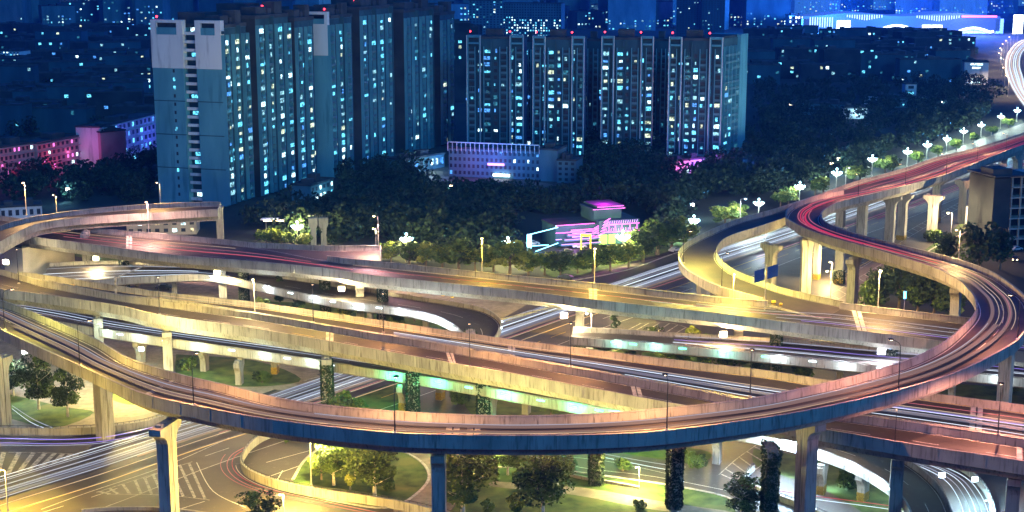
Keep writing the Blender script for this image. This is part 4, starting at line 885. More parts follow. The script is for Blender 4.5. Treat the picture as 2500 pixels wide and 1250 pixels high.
def apartment_facade(root, bx, H, side, bays, fh, plit, z0=0, x0=0, x1=None, balcony=True, budget=90, frames=True, dark='glass_dark', wmats=WIN, part='balcony_column', skip_bay=()):
    """bays of windows and balconies on one side of a tower; the lit windows are parts of their own"""
    o_, d_, n_, L_, rz = side_frame(*bx, side); x1 = L_ if x1 is None else x1
    fl = int((H-z0-1.5)/fh); bw = (x1-x0)/bays; cnt = 0
    dk = MB(); cells = [(b, f) for b in range(bays) for f in range(fl) if b not in skip_bay]; bwt = [random.choice((.25, .6, 1, 1.6, 2.4)) for _ in range(bays)]; cells.sort(key=lambda q: random.random()**(1/bwt[q[0]]), reverse=True); lits = set(cells[:min(budget, int(len(cells)*plit))]); more = set(cells[budget:int(len(cells)*plit)]); mo = MB(); mk_ = ('win_dim', 'win_teal', 'win_soft')
    for b in range(bays):
        if b in skip_bay: continue
        xc = x0+(b+.5)*bw; bal = MB(); proj_ = balcony and (b % 2 == 0 or balcony == 'all')
        dep = 1.35 if proj_ else 0
        def bx3(mb, a0, a1, q0, q1, z_0, z_1, m=0):
            pts = []
            for z_ in (z_0, z_1):
                for aa, qq in ((a0,q0),(a1,q0),(a1,q1),(a0,q1)):
                    p = o_+d_*aa+n_*qq; pts.append((p.x, p.y, z_))
            i = len(mb.v); mb.v += pts
            for q in ((0,3,2,1),(4,5,6,7),(0,1,5,4),(1,2,6,5),(2,3,7,6),(3,0,4,7)):
                mb.f.append(tuple(i+k for k in q)); mb.m.append(m)
        for f in range(fl):
            z = z0+1.0+f*fh; jit = random.random()
            ww = bw*(.62 if proj_ else .42); wh = fh*.55
            lit = (b, f) in lits
            p = o_+d_*xc+n_*(dep+.05 if proj_ else .03)
            if lit:
                cnt += 1; wv = ww*random.choice((1.25, 1.1, .7, .5, .4)); hv = wh*random.choice((1, 1, .8, .6))
                add_window(root, random.choice(wmats), wv, hv, (p.x+d_.x*(random.random()-.5)*(ww-wv), p.y+d_.y*(random.random()-.5)*(ww-wv), z+.1), rz)
            elif (b, f) in more:
                bx3(mo, xc-ww*random.uniform(.2,.5), xc+ww*random.uniform(.2,.5), dep-.05 if proj_ else -.05, dep+.06 if proj_ else .08, z+.1, z+.1+wh*random.choice((1,.7)), random.choice((0,0,1,2)))
            else:
                bx3(dk, xc-ww/2, xc+ww/2, -.1, .05, z+.1, z+.1+wh)
            if proj_:
                bx3(bal, xc-bw*.44, xc+bw*.44, .02, dep, z-.35, z-.2)
                if jit < .75: bx3(bal, xc-bw*.44, xc+bw*.44, dep-.1, dep+.02, z-.2, z+.65)
                if jit < .25:
                    for q in range(4): bx3(bal, xc-bw*.42+q*bw*.28, xc-bw*.42+q*bw*.28+.1, dep-.06, dep, z+.65, z+fh-.35)
            elif jit < .5: bx3(bal, xc-.6, xc+.6, .02, .6, z-.5, z-.1)
            elif jit < .7: bx3(bal, xc-ww/2-.15, xc+ww/2+.15, .02, .3, z-.1, z+.05)
        if proj_ and frames:
            for s_ in (-1, 1): bx3(bal, xc+s_*bw*.45-.16, xc+s_*bw*.45+.16, .02, dep+.05, z0+.5, H-fh*.8, 1)
        if not proj_: bx3(bal, xc-ww/2-.45, xc-ww/2-.3, .0, .14, z0+.2, H-.5); bx3(bal, xc-ww/2-.45, xc+.6, .02, .12, z0+.9, z0+1.0)
        if bal.v: bal.build(part, [M['wall_mid' if proj_ else 'wall_dark'], M['wall_teal']], root)
    if frames and bays > 4:
        for b in range(3, bays, 4):
            bl = MB(); xa = x0+b*bw
            for q0, q1, z_a, z_b in ((.0, 1.9, z0+.3, H+.6),): bx3(bl, xa-.28, xa+.28, q0+.01, q1, z_a, z_b)
            bl.build('shade_blade', M['wall_dark'], root)  # added blades, there to make dark vertical bands on the front
    if dk.v: tag(dk.build('dark_windows', M[dark], root), kind='stuff')
    if mo.v: tag(mo.build('dim_windows', [M[q] for q in mk_], root), kind='stuff')
def frame_from_px(pl, pr):
    a = W(*pl); b = W(*pr); d = b-a; return a, math.atan2(d.y, d.x), d.length
def red_light(root, x, y, z):
    m = MB(); m.tube((x,y,z-1.2),(x,y,z),.12,n=5); o = m.build('mast', M['metal_dark'], root); m = MB(); m.ball((x,y,z+.3), .42, 8, 5); m.build('warning_light', M['lamp_red'], o)
# --- the receding row of towers on the left
C0 = Vector((-103.5, 528.5, 0)); ANG = math.atan2(-.305, .952)
ux = Vector((math.cos(ANG), math.sin(ANG), 0)); uy = Vector((-ux.y, ux.x, 0))
def row_tower(name_label, xr, xl, t0, t1, ytop, bays, plit, gable, gbays=0, parapet=2.2, budget=90, crown=True):
    base = C0+uy*t0+ux*xr; root = empty('apartment_tower', base, ANG); tag(root, name_label, 'apartment tower', None)
    H = ztop(base.x, base.y, ytop); L = t1-t0; wd_ = xr-xl; bx = (-wd_, 0, 0, L)
    m = MB()
    if gable == 'split':      # two pale gable fins with a recessed stair slot between them
        s0, s1 = -wd_*.55, -wd_*.36
        m.box(-wd_, s0, 0, L, 0, H-2.5, 0); m.box(s1, 0, 0, L, 0, H-2.5, 0); m.box(s0-.05, s1+.05, 3.2, L-.2, 0, H-4, 1)
    else: m.box(-wd_, 0, 0, L, 0, H-2.5, 0 if gable == 'pale' else 1)
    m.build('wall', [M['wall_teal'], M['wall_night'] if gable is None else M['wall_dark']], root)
    if gable == 'split':
        zc = H-17
        for xa, xb in ((-wd_, s0), (s1, 0)):
            c = MB(); c.box(xa-.12, xb+.12, -.12, 2.5, zc, H-5.0); 
            for q in (0, 1): c.box(xa-.12 if q == 0 else xb-2.2, xa+2.2 if q == 0 else xb+.12, -.12, 2.5, H-5.0, H-.8)
            c.box(xa-.12, xb+.12, -.12, 2.5, H-.8, H+.2); c.box(xa+.4, xb-.4, 1.0, 3.0, H-5.0, H-.9, 1); c.build('white_crown', [M['wall_pale'], M['glass_dark']], root)
        for zz in [k*12.2+1 for k in range(1, 5)]:
            c = MB(); c.box(-wd_-.05, s0+.05, -.06, .3, zz, zz+.35); c.box(s1-.05, .05, -.06, .3, zz, zz+.35); c.build('floor_band', M['wall_dark'], root)
        st = MB()
        for f in range(int(H/3)-1):
            z = 1.5+f*3; st.box(s0+.3, s1-.3, .8, 3.2, z, z+.18); st.box(s0+.3, s1-.3, .8, .95, z+.18, z+1.1)
            if random.random() < .45: add_window(root, random.choice(('win_white','win_teal','win_teal')), (s1-s0)*random.uniform(.3,.7), 1.3, ((s0+s1)/2, 3.1, z+1.2), 0)
        st.build('stair_landings', M['wall_pale'], root)
        for f in range(int(H/3)-3):
            if f % 1 == 0:
                z = 3+f*3; xw = -wd_+(wd_*.45)*.68
                add_window(root, 'win_warm' if f == 19 else ('win_teal' if f in (3,8,13,14) else 'glass_dark'), .8, 1.2, (xw, -.0, z), 0)
        sl = MB()
        for f in range(int(H/3)-1):
            z = 2+f*3; sl.box(-1.0, 1.4, .3, 1.6, z, z+1.0)
        sl.build('air_conditioner_ledges', M['wall_dark'], root)
    elif gable == 'pale':
        c = MB(); c.box(-wd_-.1, .1, -.12, 2, H-17, H-4.5); c.box(-wd_-.1, .1, -.12, 2, H-.8, H+.3); c.box(-1.2,.1,-.12,2,H-4.5,H-.8); c.box(-wd_-.1,-wd_+1.4,-.12,2,H-4.5,H-.8); c.build('white_crown', M['wall_pale'], root)
    sk = MB(); sk.box(.001, .022, .05 if gable != 'split' else 1.7, L-.05, .1, H-2.6); sk.build('shade_skin', M['wall_dark'], root)  # added thin skin; this side's dimmer light is put into its colour
    r = MB(); r.box(-wd_-.2, .25, -.2 if gable is None else 3, L+.2, H-2.5, H-1.2); r.box(-wd_*.7, -wd_*.3, L*.25, L*.75, H-1.2, H+2.8); r.box(-wd_*.25, -1, L*.1, L*.4, H-1.2, H+1.8); r.box(-wd_*.2, -.4, L*.62, L*.85, H-1.2, H+3.4); r.box(-wd_*.16, -.8, L*.45, L*.55, H-1.2, H+1.0); r.build('roof', M['roof'], root)
    apartment_facade(root, bx, H-2.5, 'E', bays, 3.0, plit, balcony=True, budget=budget)
    return root, H, wd_, L
r_, H_, _, L_ = row_tower('nearest tower of the left row with twin teal gable fins crowned in white', 0, -28, 0, 19, 52, 5, .75, 'split'); red_light(r_, -26, 1, H_+1)
r_, H_, _, L_ = row_tower('second tower of the left row with dense balcony columns and a wide dark roof', 1.8, -26, 23, 50, 30, 7, .62, None); red_light(r_, -3, 12, H_+1.5)
r_, H_, _, L_ = row_tower('narrow tower between the wide second one and the one with a white topped gable', 3.0, -24, 53, 70, 36, 4, .55, None); red_light(r_, -2, 14, H_)
r_, H_, _, L_ = row_tower('tower in the left row with a dark teal gable and single white crown block', 8.2, -4, 72, 96, 31, 6, .5, 'pale'); red_light(r_, -2, 2, H_+1)
r_, H_, _, L_ = row_tower('tower just right of the white crowned gable in the left row', 10.2, -14, 99.5, 136, 10, 8, .38, None); red_light(r_, -4, 4, H_+1)
r_, H_, _, L_ = row_tower('tall dim tower second from the far end of the left row', 12.4, -14, 143, 180, 17, 8, .34, None)
r_, H_, _, L_ = row_tower('last and dimmest tower at the far end of the left row', 13.4, -14, 186, 206, 24, 4, .15, None)
# dark service blocks behind the second tower
# --- the cluster of four facing towers
def facing_tower(pl, pr, ytop, depth, label, plit, light=True, bays=7, side=None, wall='wall_teal', budget=95, fh=3.0):
    base, an, L = frame_from_px(pl, pr); root = empty('apartment_tower', base, an); tag(root, label, 'apartment tower'); H = ztop(base.x, base.y, ytop)
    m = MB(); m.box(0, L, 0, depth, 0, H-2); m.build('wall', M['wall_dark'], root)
    if light:     # projecting end piers with white outlined frames
        for xa, xb in ((-.2, L*.24), (L*.76, L+.2)):
            c = MB(); c.box(xa, xa+.7, -1.9, -.0, 0, H-.5); c.box(xb-.7, xb, -1.9, -.0, 0, H-.5); c.box(xa, xb, -1.9, 1, H-1.3, H-.2); c.box(xa, xb, -1.9, -1.2, H-4.2, H-3.4); c.build('end_frame', M['wall_teal'], root)
            for k in range(2):
                c = MB(); x_ = xa-.05 if k == 0 else xb-.25; c.box(x_, x_+.3, -2.0, -1.91, 0, H-.3); c.build('pale_edge', M['wall_pale'], root)
    r = MB(); r.box(-.3, L+.3, .3, depth+.2, H-2, H-.9); r.box(L*.3, L*.62, depth*.3, depth*.8, H-.9, H+2.4); r.build('roof', M['roof'], root)
    apartment_facade(root, (0, L, 0, depth), H-3, 'S', bays, fh, plit, balcony=True, budget=budget)
    return root, H, L
for (pl, pr, yt, lb, pt) in (((1143,374),(1278,376),84,'first of the four facing towers with outlined end bays, at the left of its cluster',.5),((1302,380),(1424,382),86,'second of the four facing towers, narrower, between two dark gaps',.52),((1467,388),(1590,390),86,'third of the four facing towers with many lit teal windows down its middle',.6),((1629,400),(1756,403),88,'fourth of the four facing towers with violet lit lower floors',.62)):
    r_, H_, L__ = facing_tower(pl, pr, yt, 15, lb, pt); 
    red_light(r_, 1, 2, H_+1); red_light(r_, L__*.75, 2, H_+1)
for (pl, pr, yt, lb) in (((1276,352),(1304,353),92,'dark tower in the gap right of the first facing tower'),((1422,356),(1470,357),90,'dark tower in the gap between the second and third facing towers'),((1588,360),(1632,361),90,'dark tower in the gap between the third and fourth facing towers')):
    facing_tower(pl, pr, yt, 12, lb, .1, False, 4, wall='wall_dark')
base, an, L = frame_from_px((1757,392),(1810,372)); root = empty('apartment_tower', base, an); tag(root, 'slim side tower with a smooth light blue end wall right of the four facing towers', 'apartment tower'); H = ztop(base.x, base.y, 84)
m = MB(); m.box(0, L*.66, 0, 14, 0, H-2, 0); m.box(L*.66, L, -1.5, 14, 0, H-1, 1); m.build('wall', [M['wall_dark'], M['wall_teal']], root); m = MB(); m.box(-.2, L*.66-.1, .3, 14.2, H-2, H-1); m.build('roof', M['roof'], root)
apartment_facade(root, (0, L*.66, 0, 14), H-3, 'S', 4, 3.0, .3, balcony='all'); 
# --- low and middling blocks
def block(pl, pr, ytop, depth, label, cat='building', wall='wall_dark', floors=None, cols=6, plit=.15, wmats=WIN, budget=40, name='apartment_block', fh=3.0, group=None, bands=None, roofbits=True, dark=True):
    base, an, L = frame_from_px(pl, pr); root = empty(name, base, an); tag(root, label, cat, group); H = max(3.2, ztop(base.x, base.y, ytop))
    m = MB(); m.box(0, L, 0, depth, 0, H); m.build('wall', M[wall], root)
    r = MB(); r.box(-.25, L+.25, -.25, .15, H, H+.7); r.box(-.25, L+.25, depth-.15, depth+.25, H, H+.7); r.box(-.25, .15, .15, depth-.15, H, H+.7); r.box(L-.15, L+.25, .15, depth-.15, H, H+.7); r.quad((.15,.15,H+.05),(L-.15,.15,H+.05),(L-.15,depth-.15,H+.05),(.15,depth-.15,H+.05))
    if roofbits:
        for _ in range(2):
            x = random.uniform(.1,.75)*L; wv = min(L*.2, 5); r.box(x, x+wv, depth*.3, depth*.75, H+.051, H+random.uniform(1.5,3))
    r.build('roof', M['roof'], root)
    n = 0; dk = MB(); F_ = floors or max(1, int((H-.5)/fh)); fhh = (H-.4)/F_; bw = L/cols
    for f in range(F_):
        for c in range(cols):
            xc = (c+.5)*bw; z = .3+f*fhh+fhh*.28; ww = bw*.5; wh = fhh*.5
            if random.random() < plit and n < budget: n += 1; add_window(root, random.choice(wmats), ww*random.choice((1,.7)), wh, (xc, -.02, z), 0)
            elif dark: dk.box(xc-ww/2, xc+ww/2, -.04, .05, z, z+wh)
    if dk.v: tag(dk.build('dark_windows', M['glass_dark'], root), kind='stuff')
    if bands:
        bm = MB()
        for f in range(1, F_+1): bm.box(0, L, -.9, -.001, .3+f*fhh-.5, .3+f*fhh-.2); 
        bm.build('balcony_bands', M[bands], root)
    return root, H, L
# red and blue lit walk-ups at the far left
r_, H_, L_ = block((-40,462),(88,440),368,12,'long low block at the left edge washed in red light','building','wall_pink',5,12,.32,['win_pink','win_white','win_pink'],bands='wall_pink'); point(r_, (L_*.3,-9,7), 1300, (1,.03,.18), 2, 'red_glow')
r_, H_, L_ = block((96,440),(196,418),352,12,'low block with magenta balconies in the middle of the red lit row','building','wall_pink',5,9,.3,['win_pink','win_white'],bands='wall_pink'); point(r_, (L_*.2,-9,6), 2300, (1,.02,.15), 2, 'red_glow'); point(r_, (L_*.8,-9,12), 800, (.6,.1,.5), 2, 'red_glow')
r_, H_, L_ = block((208,412),(250,420),318,12,'low block showing a plain pink gable wall','building','wall_pink',5,3,0,['win_white'],dark=False); point(r_, (L_*.6,-12,9), 650, (.9,.15,.5), 2, 'pink_glow')
r_, H_, L_ = block((250,419),(392,375),312,11,'long low block lit blue with pale balcony bands behind the near teal tower','building','wall_pale',5,14,.32,['win_blue','win_teal'],bands='wall_pale'); point(r_, (L_*.3,-10,10), 2600, (.1,.12,1), 2, 'blue_glow'); point(r_, (L_*.8,-10,10), 2600, (.08,.1,1), 2, 'blue_glow')
block((305,445),(400,448),422,9,'small plain pale shed below the blue lit block','building','wall_mid',1,4,0)
block((0,538),(104,532),508,9,'long white single storey hut at the left edge behind the hooked ramp','hut','wall_pale',1,6,.0,name='site_hut')
block((310,575),(480,572),538,10,'beige two storey building seen under the hooked ramp end','building','wall_beige',2,8,.45,['win_warm','win_white'],name='low_building')
block((60,700),(185,672),606,8,'pale wall panelled building under the left loop','building','wall_beige',1,3,0,name='low_building',dark=False,roofbits=False)
r_,H_,L_=block((760,497),(815,478),455,8,'little shop row lit cyan in front of the dark gabled tower','shop','wall_mid',2,6,.7,['win_white','win_teal'],name='shop_row'); point(r_, (L_*.5,-5,3), 900, (.3,.8,1), .5, 'shop_glow')
# glass canopy with a bright strip by the second tower
t = empty('canopy', W(672,560)); tag(t, 'small canopy with a bright white strip at the foot of the second tower', 'canopy'); m = MB()
for x in (-3, 0, 3): m.tube((x,0,0),(x,0,3.4),.12,n=6)
m.build('post', M['metal_grey'], t); m = MB(); m.box(-4.5,5,-1.8,2,3.4,3.65); m.build('roof', M['wall_pale'], t); m = MB(); m.box(-3.5,3.5,-1.9,-1.81,3.1,3.35); m.build('light_strip', M['lamp_warm'], t); point(t, (0,-2.5,4.5), 1500, (1,.85,.8), .5, 'canopy_glow')
# school like building in the middle
r_, H_, L_ = block((1096,430),(1318,440),362,16,'long four storey school building with a pale roof frame and a coloured banner glow','school','wall_mid',4,20,.08,['win_white','win_blue'],name='school_building',roofbits=False)
m = MB(); m.box(0, L_, -1.2, -.9, H_+2.6, H_+3.0)
for k in range(21): m.box(k*L_/20-.12, k*L_/20+.12, -1.2, -.95, H_-.8, H_+2.6)
m.build('roof_frame', M['wall_pale'], r_); point(r_, (L_*.22,-9,6), 1300, (.9,.1,.35), 2, 'red_glow'); point(r_, (L_*.5,-8,7), 2600, (.35,.2,1), 2, 'violet_glow'); point(r_, (L_*.4,-12,13), 5000, (.02,.2,1), 3, 'blue_glow'); point(r_, (L_*.8,-9,10), 2500, (.02,.3,1), 3, 'blue_glow')
m = MB(); m.box(L_*.44, L_*.62, -1.3, -.92, 5.4, 6.3); m.build('lit_sign', M['neon_violet'], r_); m = MB(); m.box(L_*.5,L_*.68,-1.3,-.92,1.0,2.0); m.build('lit_sign', M['screen'], r_)
block((1318,442),(1360,444),366,14,'taller plain block joined to the right end of the school','school','wall_mid',5,4,0,name='school_building',dark=False); block((1360,446),(1405,448),392,12,'lower stair block with slit windows right of the school','school','wall_mid',4,3,0,name='school_building')
r_,H_,L_=block((985,425),(1085,408),392,9,'low hall with bright white forecourt left of the school','hall','wall_mid',1,8,.7,['win_white','win_blue'],name='market_hall'); point(r_, (L_*.4,-7,4), 3000, (.5,.8,1), 1, 'white_glow'); point(r_, (L_*.85,-6,6), 2200, (.1,.35,1), 1, 'blue_glow')
r_,H_,L_=block((1248,358),(1300,358),348,6,'small bright white kiosk between the first two facing towers','kiosk','wall_pale',1,3,1,['win_white'],name='kiosk')
r_,H_,L_=block((1650,432),(1718,424),395,10,'small restaurant with red and white lights under the fourth facing tower','restaurant','wall_pale',2,6,.6,['win_white','win_pink'],name='restaurant'); point(r_, (L_*.2,-6,5), 2600, (1,.1,.3), 1, 'red_glow'); point(r_, (L_*.8,-7,8), 5500, (.45,.12,1), 1.5, 'violet_glow'); point(r_, (L_*.4,-14,18), 2500, (.5,.15,1), 2, 'violet_glow'); point(r_, (L_*1.2,-20,6), 6500, (.02,.15,1), 3, 'blue_glow')
# neon karaoke hall
def neon_hall():
    base, an, L = frame_from_px((1362,606),(1560,592)); root = empty('neon_building', base, an); tag(root, 'stepped entertainment hall outlined in pink and violet neon with lime lit ground floor', 'entertainment hall')
    H = ztop(base.x, base.y, 556)
    m = MB(); m.box(0, L*.5, 2, 14, 0, H); m.box(L*.5, L, 0, 15, 0, H+1.2); m.box(L*.48, L*.82, 3, 14, H+1.2, H+4.2); m.build('wall', M['wall_dark'], root)
    m = MB(); m.box(-.3, L*.49, 1.8, 14, H, H+.4); m.box(L*.52, L*.8, 3.2, 13.8, H+4.2, H+4.5); m.build('roof', M['roof'], root)
    def bar(a, b, mk, r=.11):
        q = MB(); q.tube(a, b, r, n=6); q.build('neon_tube', M[mk], root)
    for k in range(4):      # stepped terraces climbing to the right, each edged in neon
        q = MB(); xa = L*(.02+.05*k); q.box(xa, L*.5, -1.6+.8*k, 1.9, H*.12+H*.2*k, H*.2+H*.2*k); q.build('terrace_slab', M['wall_mid'], root)
        bar((xa,-1.65+.8*k,H*.21+H*.2*k),(L*.5,-1.65+.8*k,H*.21+H*.2*k),'neon_violet' if k < 2 else 'neon_pink',.08)
        if k > 1: continue
        q = MB(); xb = L*(.46+.05*k); q.box(xb, L*.86-.6*k, 2.5-.3*k, 13.5, H+4.2+k*.8, H+4.7+k*.8); q.build('roof_tier', M['wall_dark'], root)
        bar((xb,2.45-.3*k,H+4.5+k*.8),(L*.86-.6*k,2.45-.3*k,H+4.5+k*.8),'neon_pink',.07)
    for z in (H*.36, H*.68, H+.3): bar((0,1.85,z), (L*.47,1.85,z), 'neon_pink' if z > H*.5 else 'neon_violet')
    bar((0,1.85,H*.95),(0,1.85,H+.4),'neon_cyan')
    for k in range(5): bar((L*.38+k*.5,1.2-k*.1,H*.25+k*.9),(L*.56+k*.5,-.3,H*.62+k*1.1),'neon_pink',.16)
    bar((L*.5,2.9,H+4.3),(L*.82,2.9,H+4.3),'neon_pink')
    for z in (H*.98, H*.62): bar((L*.56,-.1,z),(L,-.1,z),'neon_pink')
    for k in range(14): bar((L*.6+k*L*.028,-.12,H*.98+.2),(L*.6+k*L*.028+.2,-.12,H*.98+1.2),'neon_violet',.07); bar((L*.56+k*L*.03,-.12,H*.62+.3),(L*.56+k*L*.03,-.12,H*.62+1.1),'neon_pink' if k % 2 else 'neon_violet',.07)
    for x in (.62,.7,.78,.88,.97): bar((L*x,-.12,H*.7),(L*x,-.12,H*.98),'neon_pink',.1)
    for x0, x1 in ((.5,.6),(.62,.70),(.84,.93),(.94,1.0)):
        q = MB(); q.box(L*x0, L*x1, -.14, -.01, .3, H*.5); q.build('lit_panel', M['neon_lime'], root)
    q = MB(); q.box(L*.2,L*.36,1.7,1.95,H*.42,H*.62); q.build('sign_box', M['neon_violet'], root)
    point(root, (L*.2,-3,H*.7), 1500, (.9,.08,.8), 1, 'pink_glow'); point(root, (L*.7,-3.5,H*.9), 2200, (1,.05,.6), 1, 'pink_glow'); point(root, (L*.65,6,H+8), 5200, (1,.02,.45), 1, 'pink_glow'); point(root, (L*.1,-6,3), 1500, (.45,.25,1), 1, 'violet_glow'); point(root, (L*.8,-4,2.5), 2600, (.6,1,.2), 1, 'lime_glow')
neon_hall()
t = empty('yellow_archway', W(1430,610)); tag(t, 'small yellow archway glowing in front of the neon hall', 'archway'); m = MB(); m.box(-1.7,-1.2,-.2,.2,0,4.2); m.box(1.2,1.7,-.2,.2,0,4.2); m.box(-1.7,1.7,-.2,.2,4.2,5); m.build('frame', memit('arch_yellow', (1,.75,.05), 1.6), t)
t = empty('lit_canopy', W(1292,612)); tag(t, 'long cyan outlined canopy left of the neon hall', 'canopy')
m = MB(); m.box(-.6,.6,-.6,.6,0,5.2); m.build('pylon', M['wall_pale'], t); 
for a, b in (((0,-.7,5.2),(9,6,6.2)),((0,-.7,1.6),(6,0,1.8)),((2,-3,.4),(9,3,1.8)),((-.6,-.7,.3),(-.6,-.7,5.2)),((.6,-.7,.3),(.6,-.7,5.2))):
    q = MB(); q.tube(a, b, .14, n=6); q.build('neon_tube', M['neon_cyan'], t)
point(t, (1,-4,4), 2600, (.1,.5,1), 1, 'cyan_glow')
# concrete frame building at the right
def frame_building():
    base, an, L = frame_from_px((2417,610),(2600,600)); root = empty('frame_building', base, an); tag(root, 'unfinished concrete frame building with open floors at the right edge', 'building')
    H = ztop(base.x, base.y, 432); m = MB(); n = 7; fh = H/n
    m.box(0, L*.22, 0, 14, 0, H-.5); m.build('wall', M['wall_night'], root)
    for f in range(1, n+1):
        q = MB(); q.box(L*.22, L, -.3, 14, f*fh-.45, f*fh-.12); q.build('floor_slab', M['coping'], root)
    for k in range(7):
        q = MB(); x = L*.23+k*L*.12; q.box(x, x+.5, -.1, .4, 0, H-.5); q.build('column', M['concrete'], root)
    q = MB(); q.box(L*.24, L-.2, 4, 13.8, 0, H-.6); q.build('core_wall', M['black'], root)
    q = MB(); q.box(-.5, L*.5, -1, 15, H-.1, H+.3); q.box(0,L*.25,1,8,H+.3,H+2.2); q.build('roof', M['roof'], root)
frame_building()
# mid distance right: white block, low sheds
block((2352,206),(2411,207),152,16,'plain white block with two red bands and a lit stair at the upper right','building','wall_pale',6,1,.8,['win_white'],name='white_block',dark=False)
r_, H_, L_ = block((2110,254),(2152,256),234,10,'small pale shed left of the roof tower in the right distance','shed','wall_pale',2,3,.2,name='shed')
block((2150,262),(2262,264),240,14,'low flat building with a reddish lamp in the right distance','shed','wall_mid',2,9,.12,name='shed'); block((2209,250),(2236,250),206,8,'little square roof tower above the low flat building','tower','wall_pale',3,1,.3,name='roof_tower',roofbits=False)
r_,H_,L_=block((2060,290),(2116,290),265,8,'small kiosk with a glowing white front in the right distance','kiosk','wall_pale',1,3,.7,['win_white'],name='kiosk'); point(r_, (L_*.6,-5,4), 2500, (.4,.8,1), 1, 'white_glow')
block((1955,280),(2060,284),252,12,'long dim shed left of the glowing kiosk','shed','wall_mid',1,10,0,name='shed'); block((2330,130),(2388,131),118,20,'pale low shed under the stadium front','shed','wall_mid',2,6,0,name='shed')
for i, (x, y, p) in enumerate(((2298,250,3500),(2048,388,1500),(165,462,2500),(2450,355,16000),(1440,462,2200),(1515,470,1200),(1690,500,2500),(1100,455,1800),(2030,400,900),(1930,255,600))):
    place(FP, W(x, y, 5), 0, ['cyan white floodlight on a mast in the right distance','tiny blue lamp above the trees near the first globe clusters','bright lamp below the magenta block at the left','white glare on the road beyond the upper trunk ramp','white floodlight in the dark wood right of the school','smaller floodlight just right of that in the dark wood','blue floodlight in the wood below the restaurant','cyan floodlight below the market hall','faint lamp in the wood above the trunk ramp','faint lamp among the dim right blocks'][i], 'floodlight', 'floodlights in the dark districts', p, (.25,.7,1), .8)
# --- far districts: every block a thing
random.seed(31)
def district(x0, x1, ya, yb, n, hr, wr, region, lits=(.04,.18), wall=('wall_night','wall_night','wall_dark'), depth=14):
    out = []
    for k in range(n):
        y = ya+(yb-ya)*((k*.618) % 1); x = x0+(x1-x0)*(k+.5)/n+random.uniform(-.3,.3)*(x1-x0)/n
        s_ = (y+113)/HC; w_ = random.uniform(*wr); h_ = random.uniform(*hr)
        out.append((x, y, w_*s_, h_*s_))
    out.sort()
    for k, (x, y, w_, h_) in enumerate(out):
        wl = random.choice(wall); fl = max(2, int(h_/((y+113)/HC)/3.1)); kind = 'low' if fl < 7 else ('mid rise' if fl < 14 else 'high')
        block((x-w_/2, y), (x+w_/2, y+random.uniform(-.03,.03)*w_), y-h_, random.uniform(.7,1.2)*depth, f'{kind} {"pale" if wl in ("wall_mid", "wall_pale") else "dark"} block {region}, {nth(k)} from the left', 'apartment block', wl, fl, max(3, int(w_/((y+113)/HC)/4)), random.uniform(*lits), group=f'blocks {region}', budget=22, dark=False)
district(-20, 385, 330, 250, 14, (12,20), (25,45), 'in the nearer left dark quarter')
district(-20, 385, 232, 175, 16, (12,20), (28,50), 'amid the left dark quarter', (.05,.2))
district(-20, 385, 160, 105, 18, (14,26), (30,55), 'at the back of the left dark quarter', (.05,.25))
district(1820, 2350, 205, 150, 16, (12,22), (25,45), 'in the dark quarter below the stadium', (.05,.25))
district(1820, 2330, 140, 112, 14, (12,20), (30,60), 'in the row just below the stadium', (.04,.2))
district(1080, 1140, 250, 150, 4, (30,50), (22,30), 'in the gap left of the facing towers', (.08,.2))
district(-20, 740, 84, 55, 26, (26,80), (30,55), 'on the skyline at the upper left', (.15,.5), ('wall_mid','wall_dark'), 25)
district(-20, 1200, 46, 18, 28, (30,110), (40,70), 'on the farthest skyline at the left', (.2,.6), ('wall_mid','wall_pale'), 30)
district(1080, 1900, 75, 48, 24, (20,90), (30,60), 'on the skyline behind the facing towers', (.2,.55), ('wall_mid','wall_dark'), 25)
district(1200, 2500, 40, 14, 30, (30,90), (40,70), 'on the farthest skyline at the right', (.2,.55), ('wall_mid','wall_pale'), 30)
block((1650,90),(1712,91),-6,22,'broad dark high rise breaking the skyline right of centre','high rise','wall_dark',20,9,.05,name='high_rise'); block((1712,92),(1768,92),-4,20,'second dark high rise joined to its twin right of centre','high rise','wall_dark',20,8,.05,name='high_rise')
block((1228,96),(1370,98),8,18,'office block with bright rows of white windows behind the first facing towers','office','wall_mid',14,22,.5,['win_white','win_teal'],name='office_block',budget=100); block((1145,100),(1228,100),2,18,'dim slab with a lit stair column left of the bright office block','office','wall_mid',16,10,.15,name='office_block')
block((0,168),(50,169),125,16,'cyan lit block at the left edge','apartment block','wall_pale',8,6,.4,['win_teal','win_white'])
block((258,70),(300,70),16,18,'brownish lit tower at the upper left','office tower','wall_pink',10,3,.4,['win_warm','win_pink'],name='office_tower')
block((150,72),(225,72),-10,24,'tall tower crowned by a glowing magenta roof at the upper left','high rise','wall_mid',20,9,.25,name='high_rise'); 
t = empty('glowing_roof', W(188,72)); bb = W(188,72)
tag(t, 'magenta neon roof ring on top of the tall upper left tower', 'neon roof'); zt_ = ztop(bb.x, bb.y, 22); m = MB(); m.box(-16,16,-3,6,zt_-1.5,zt_+1.5); m.build('neon_band', M['neon_red'], t); point(t, (0,-12,zt_+4), 1500000, (1,.02,.3), 4, 'red_glow')
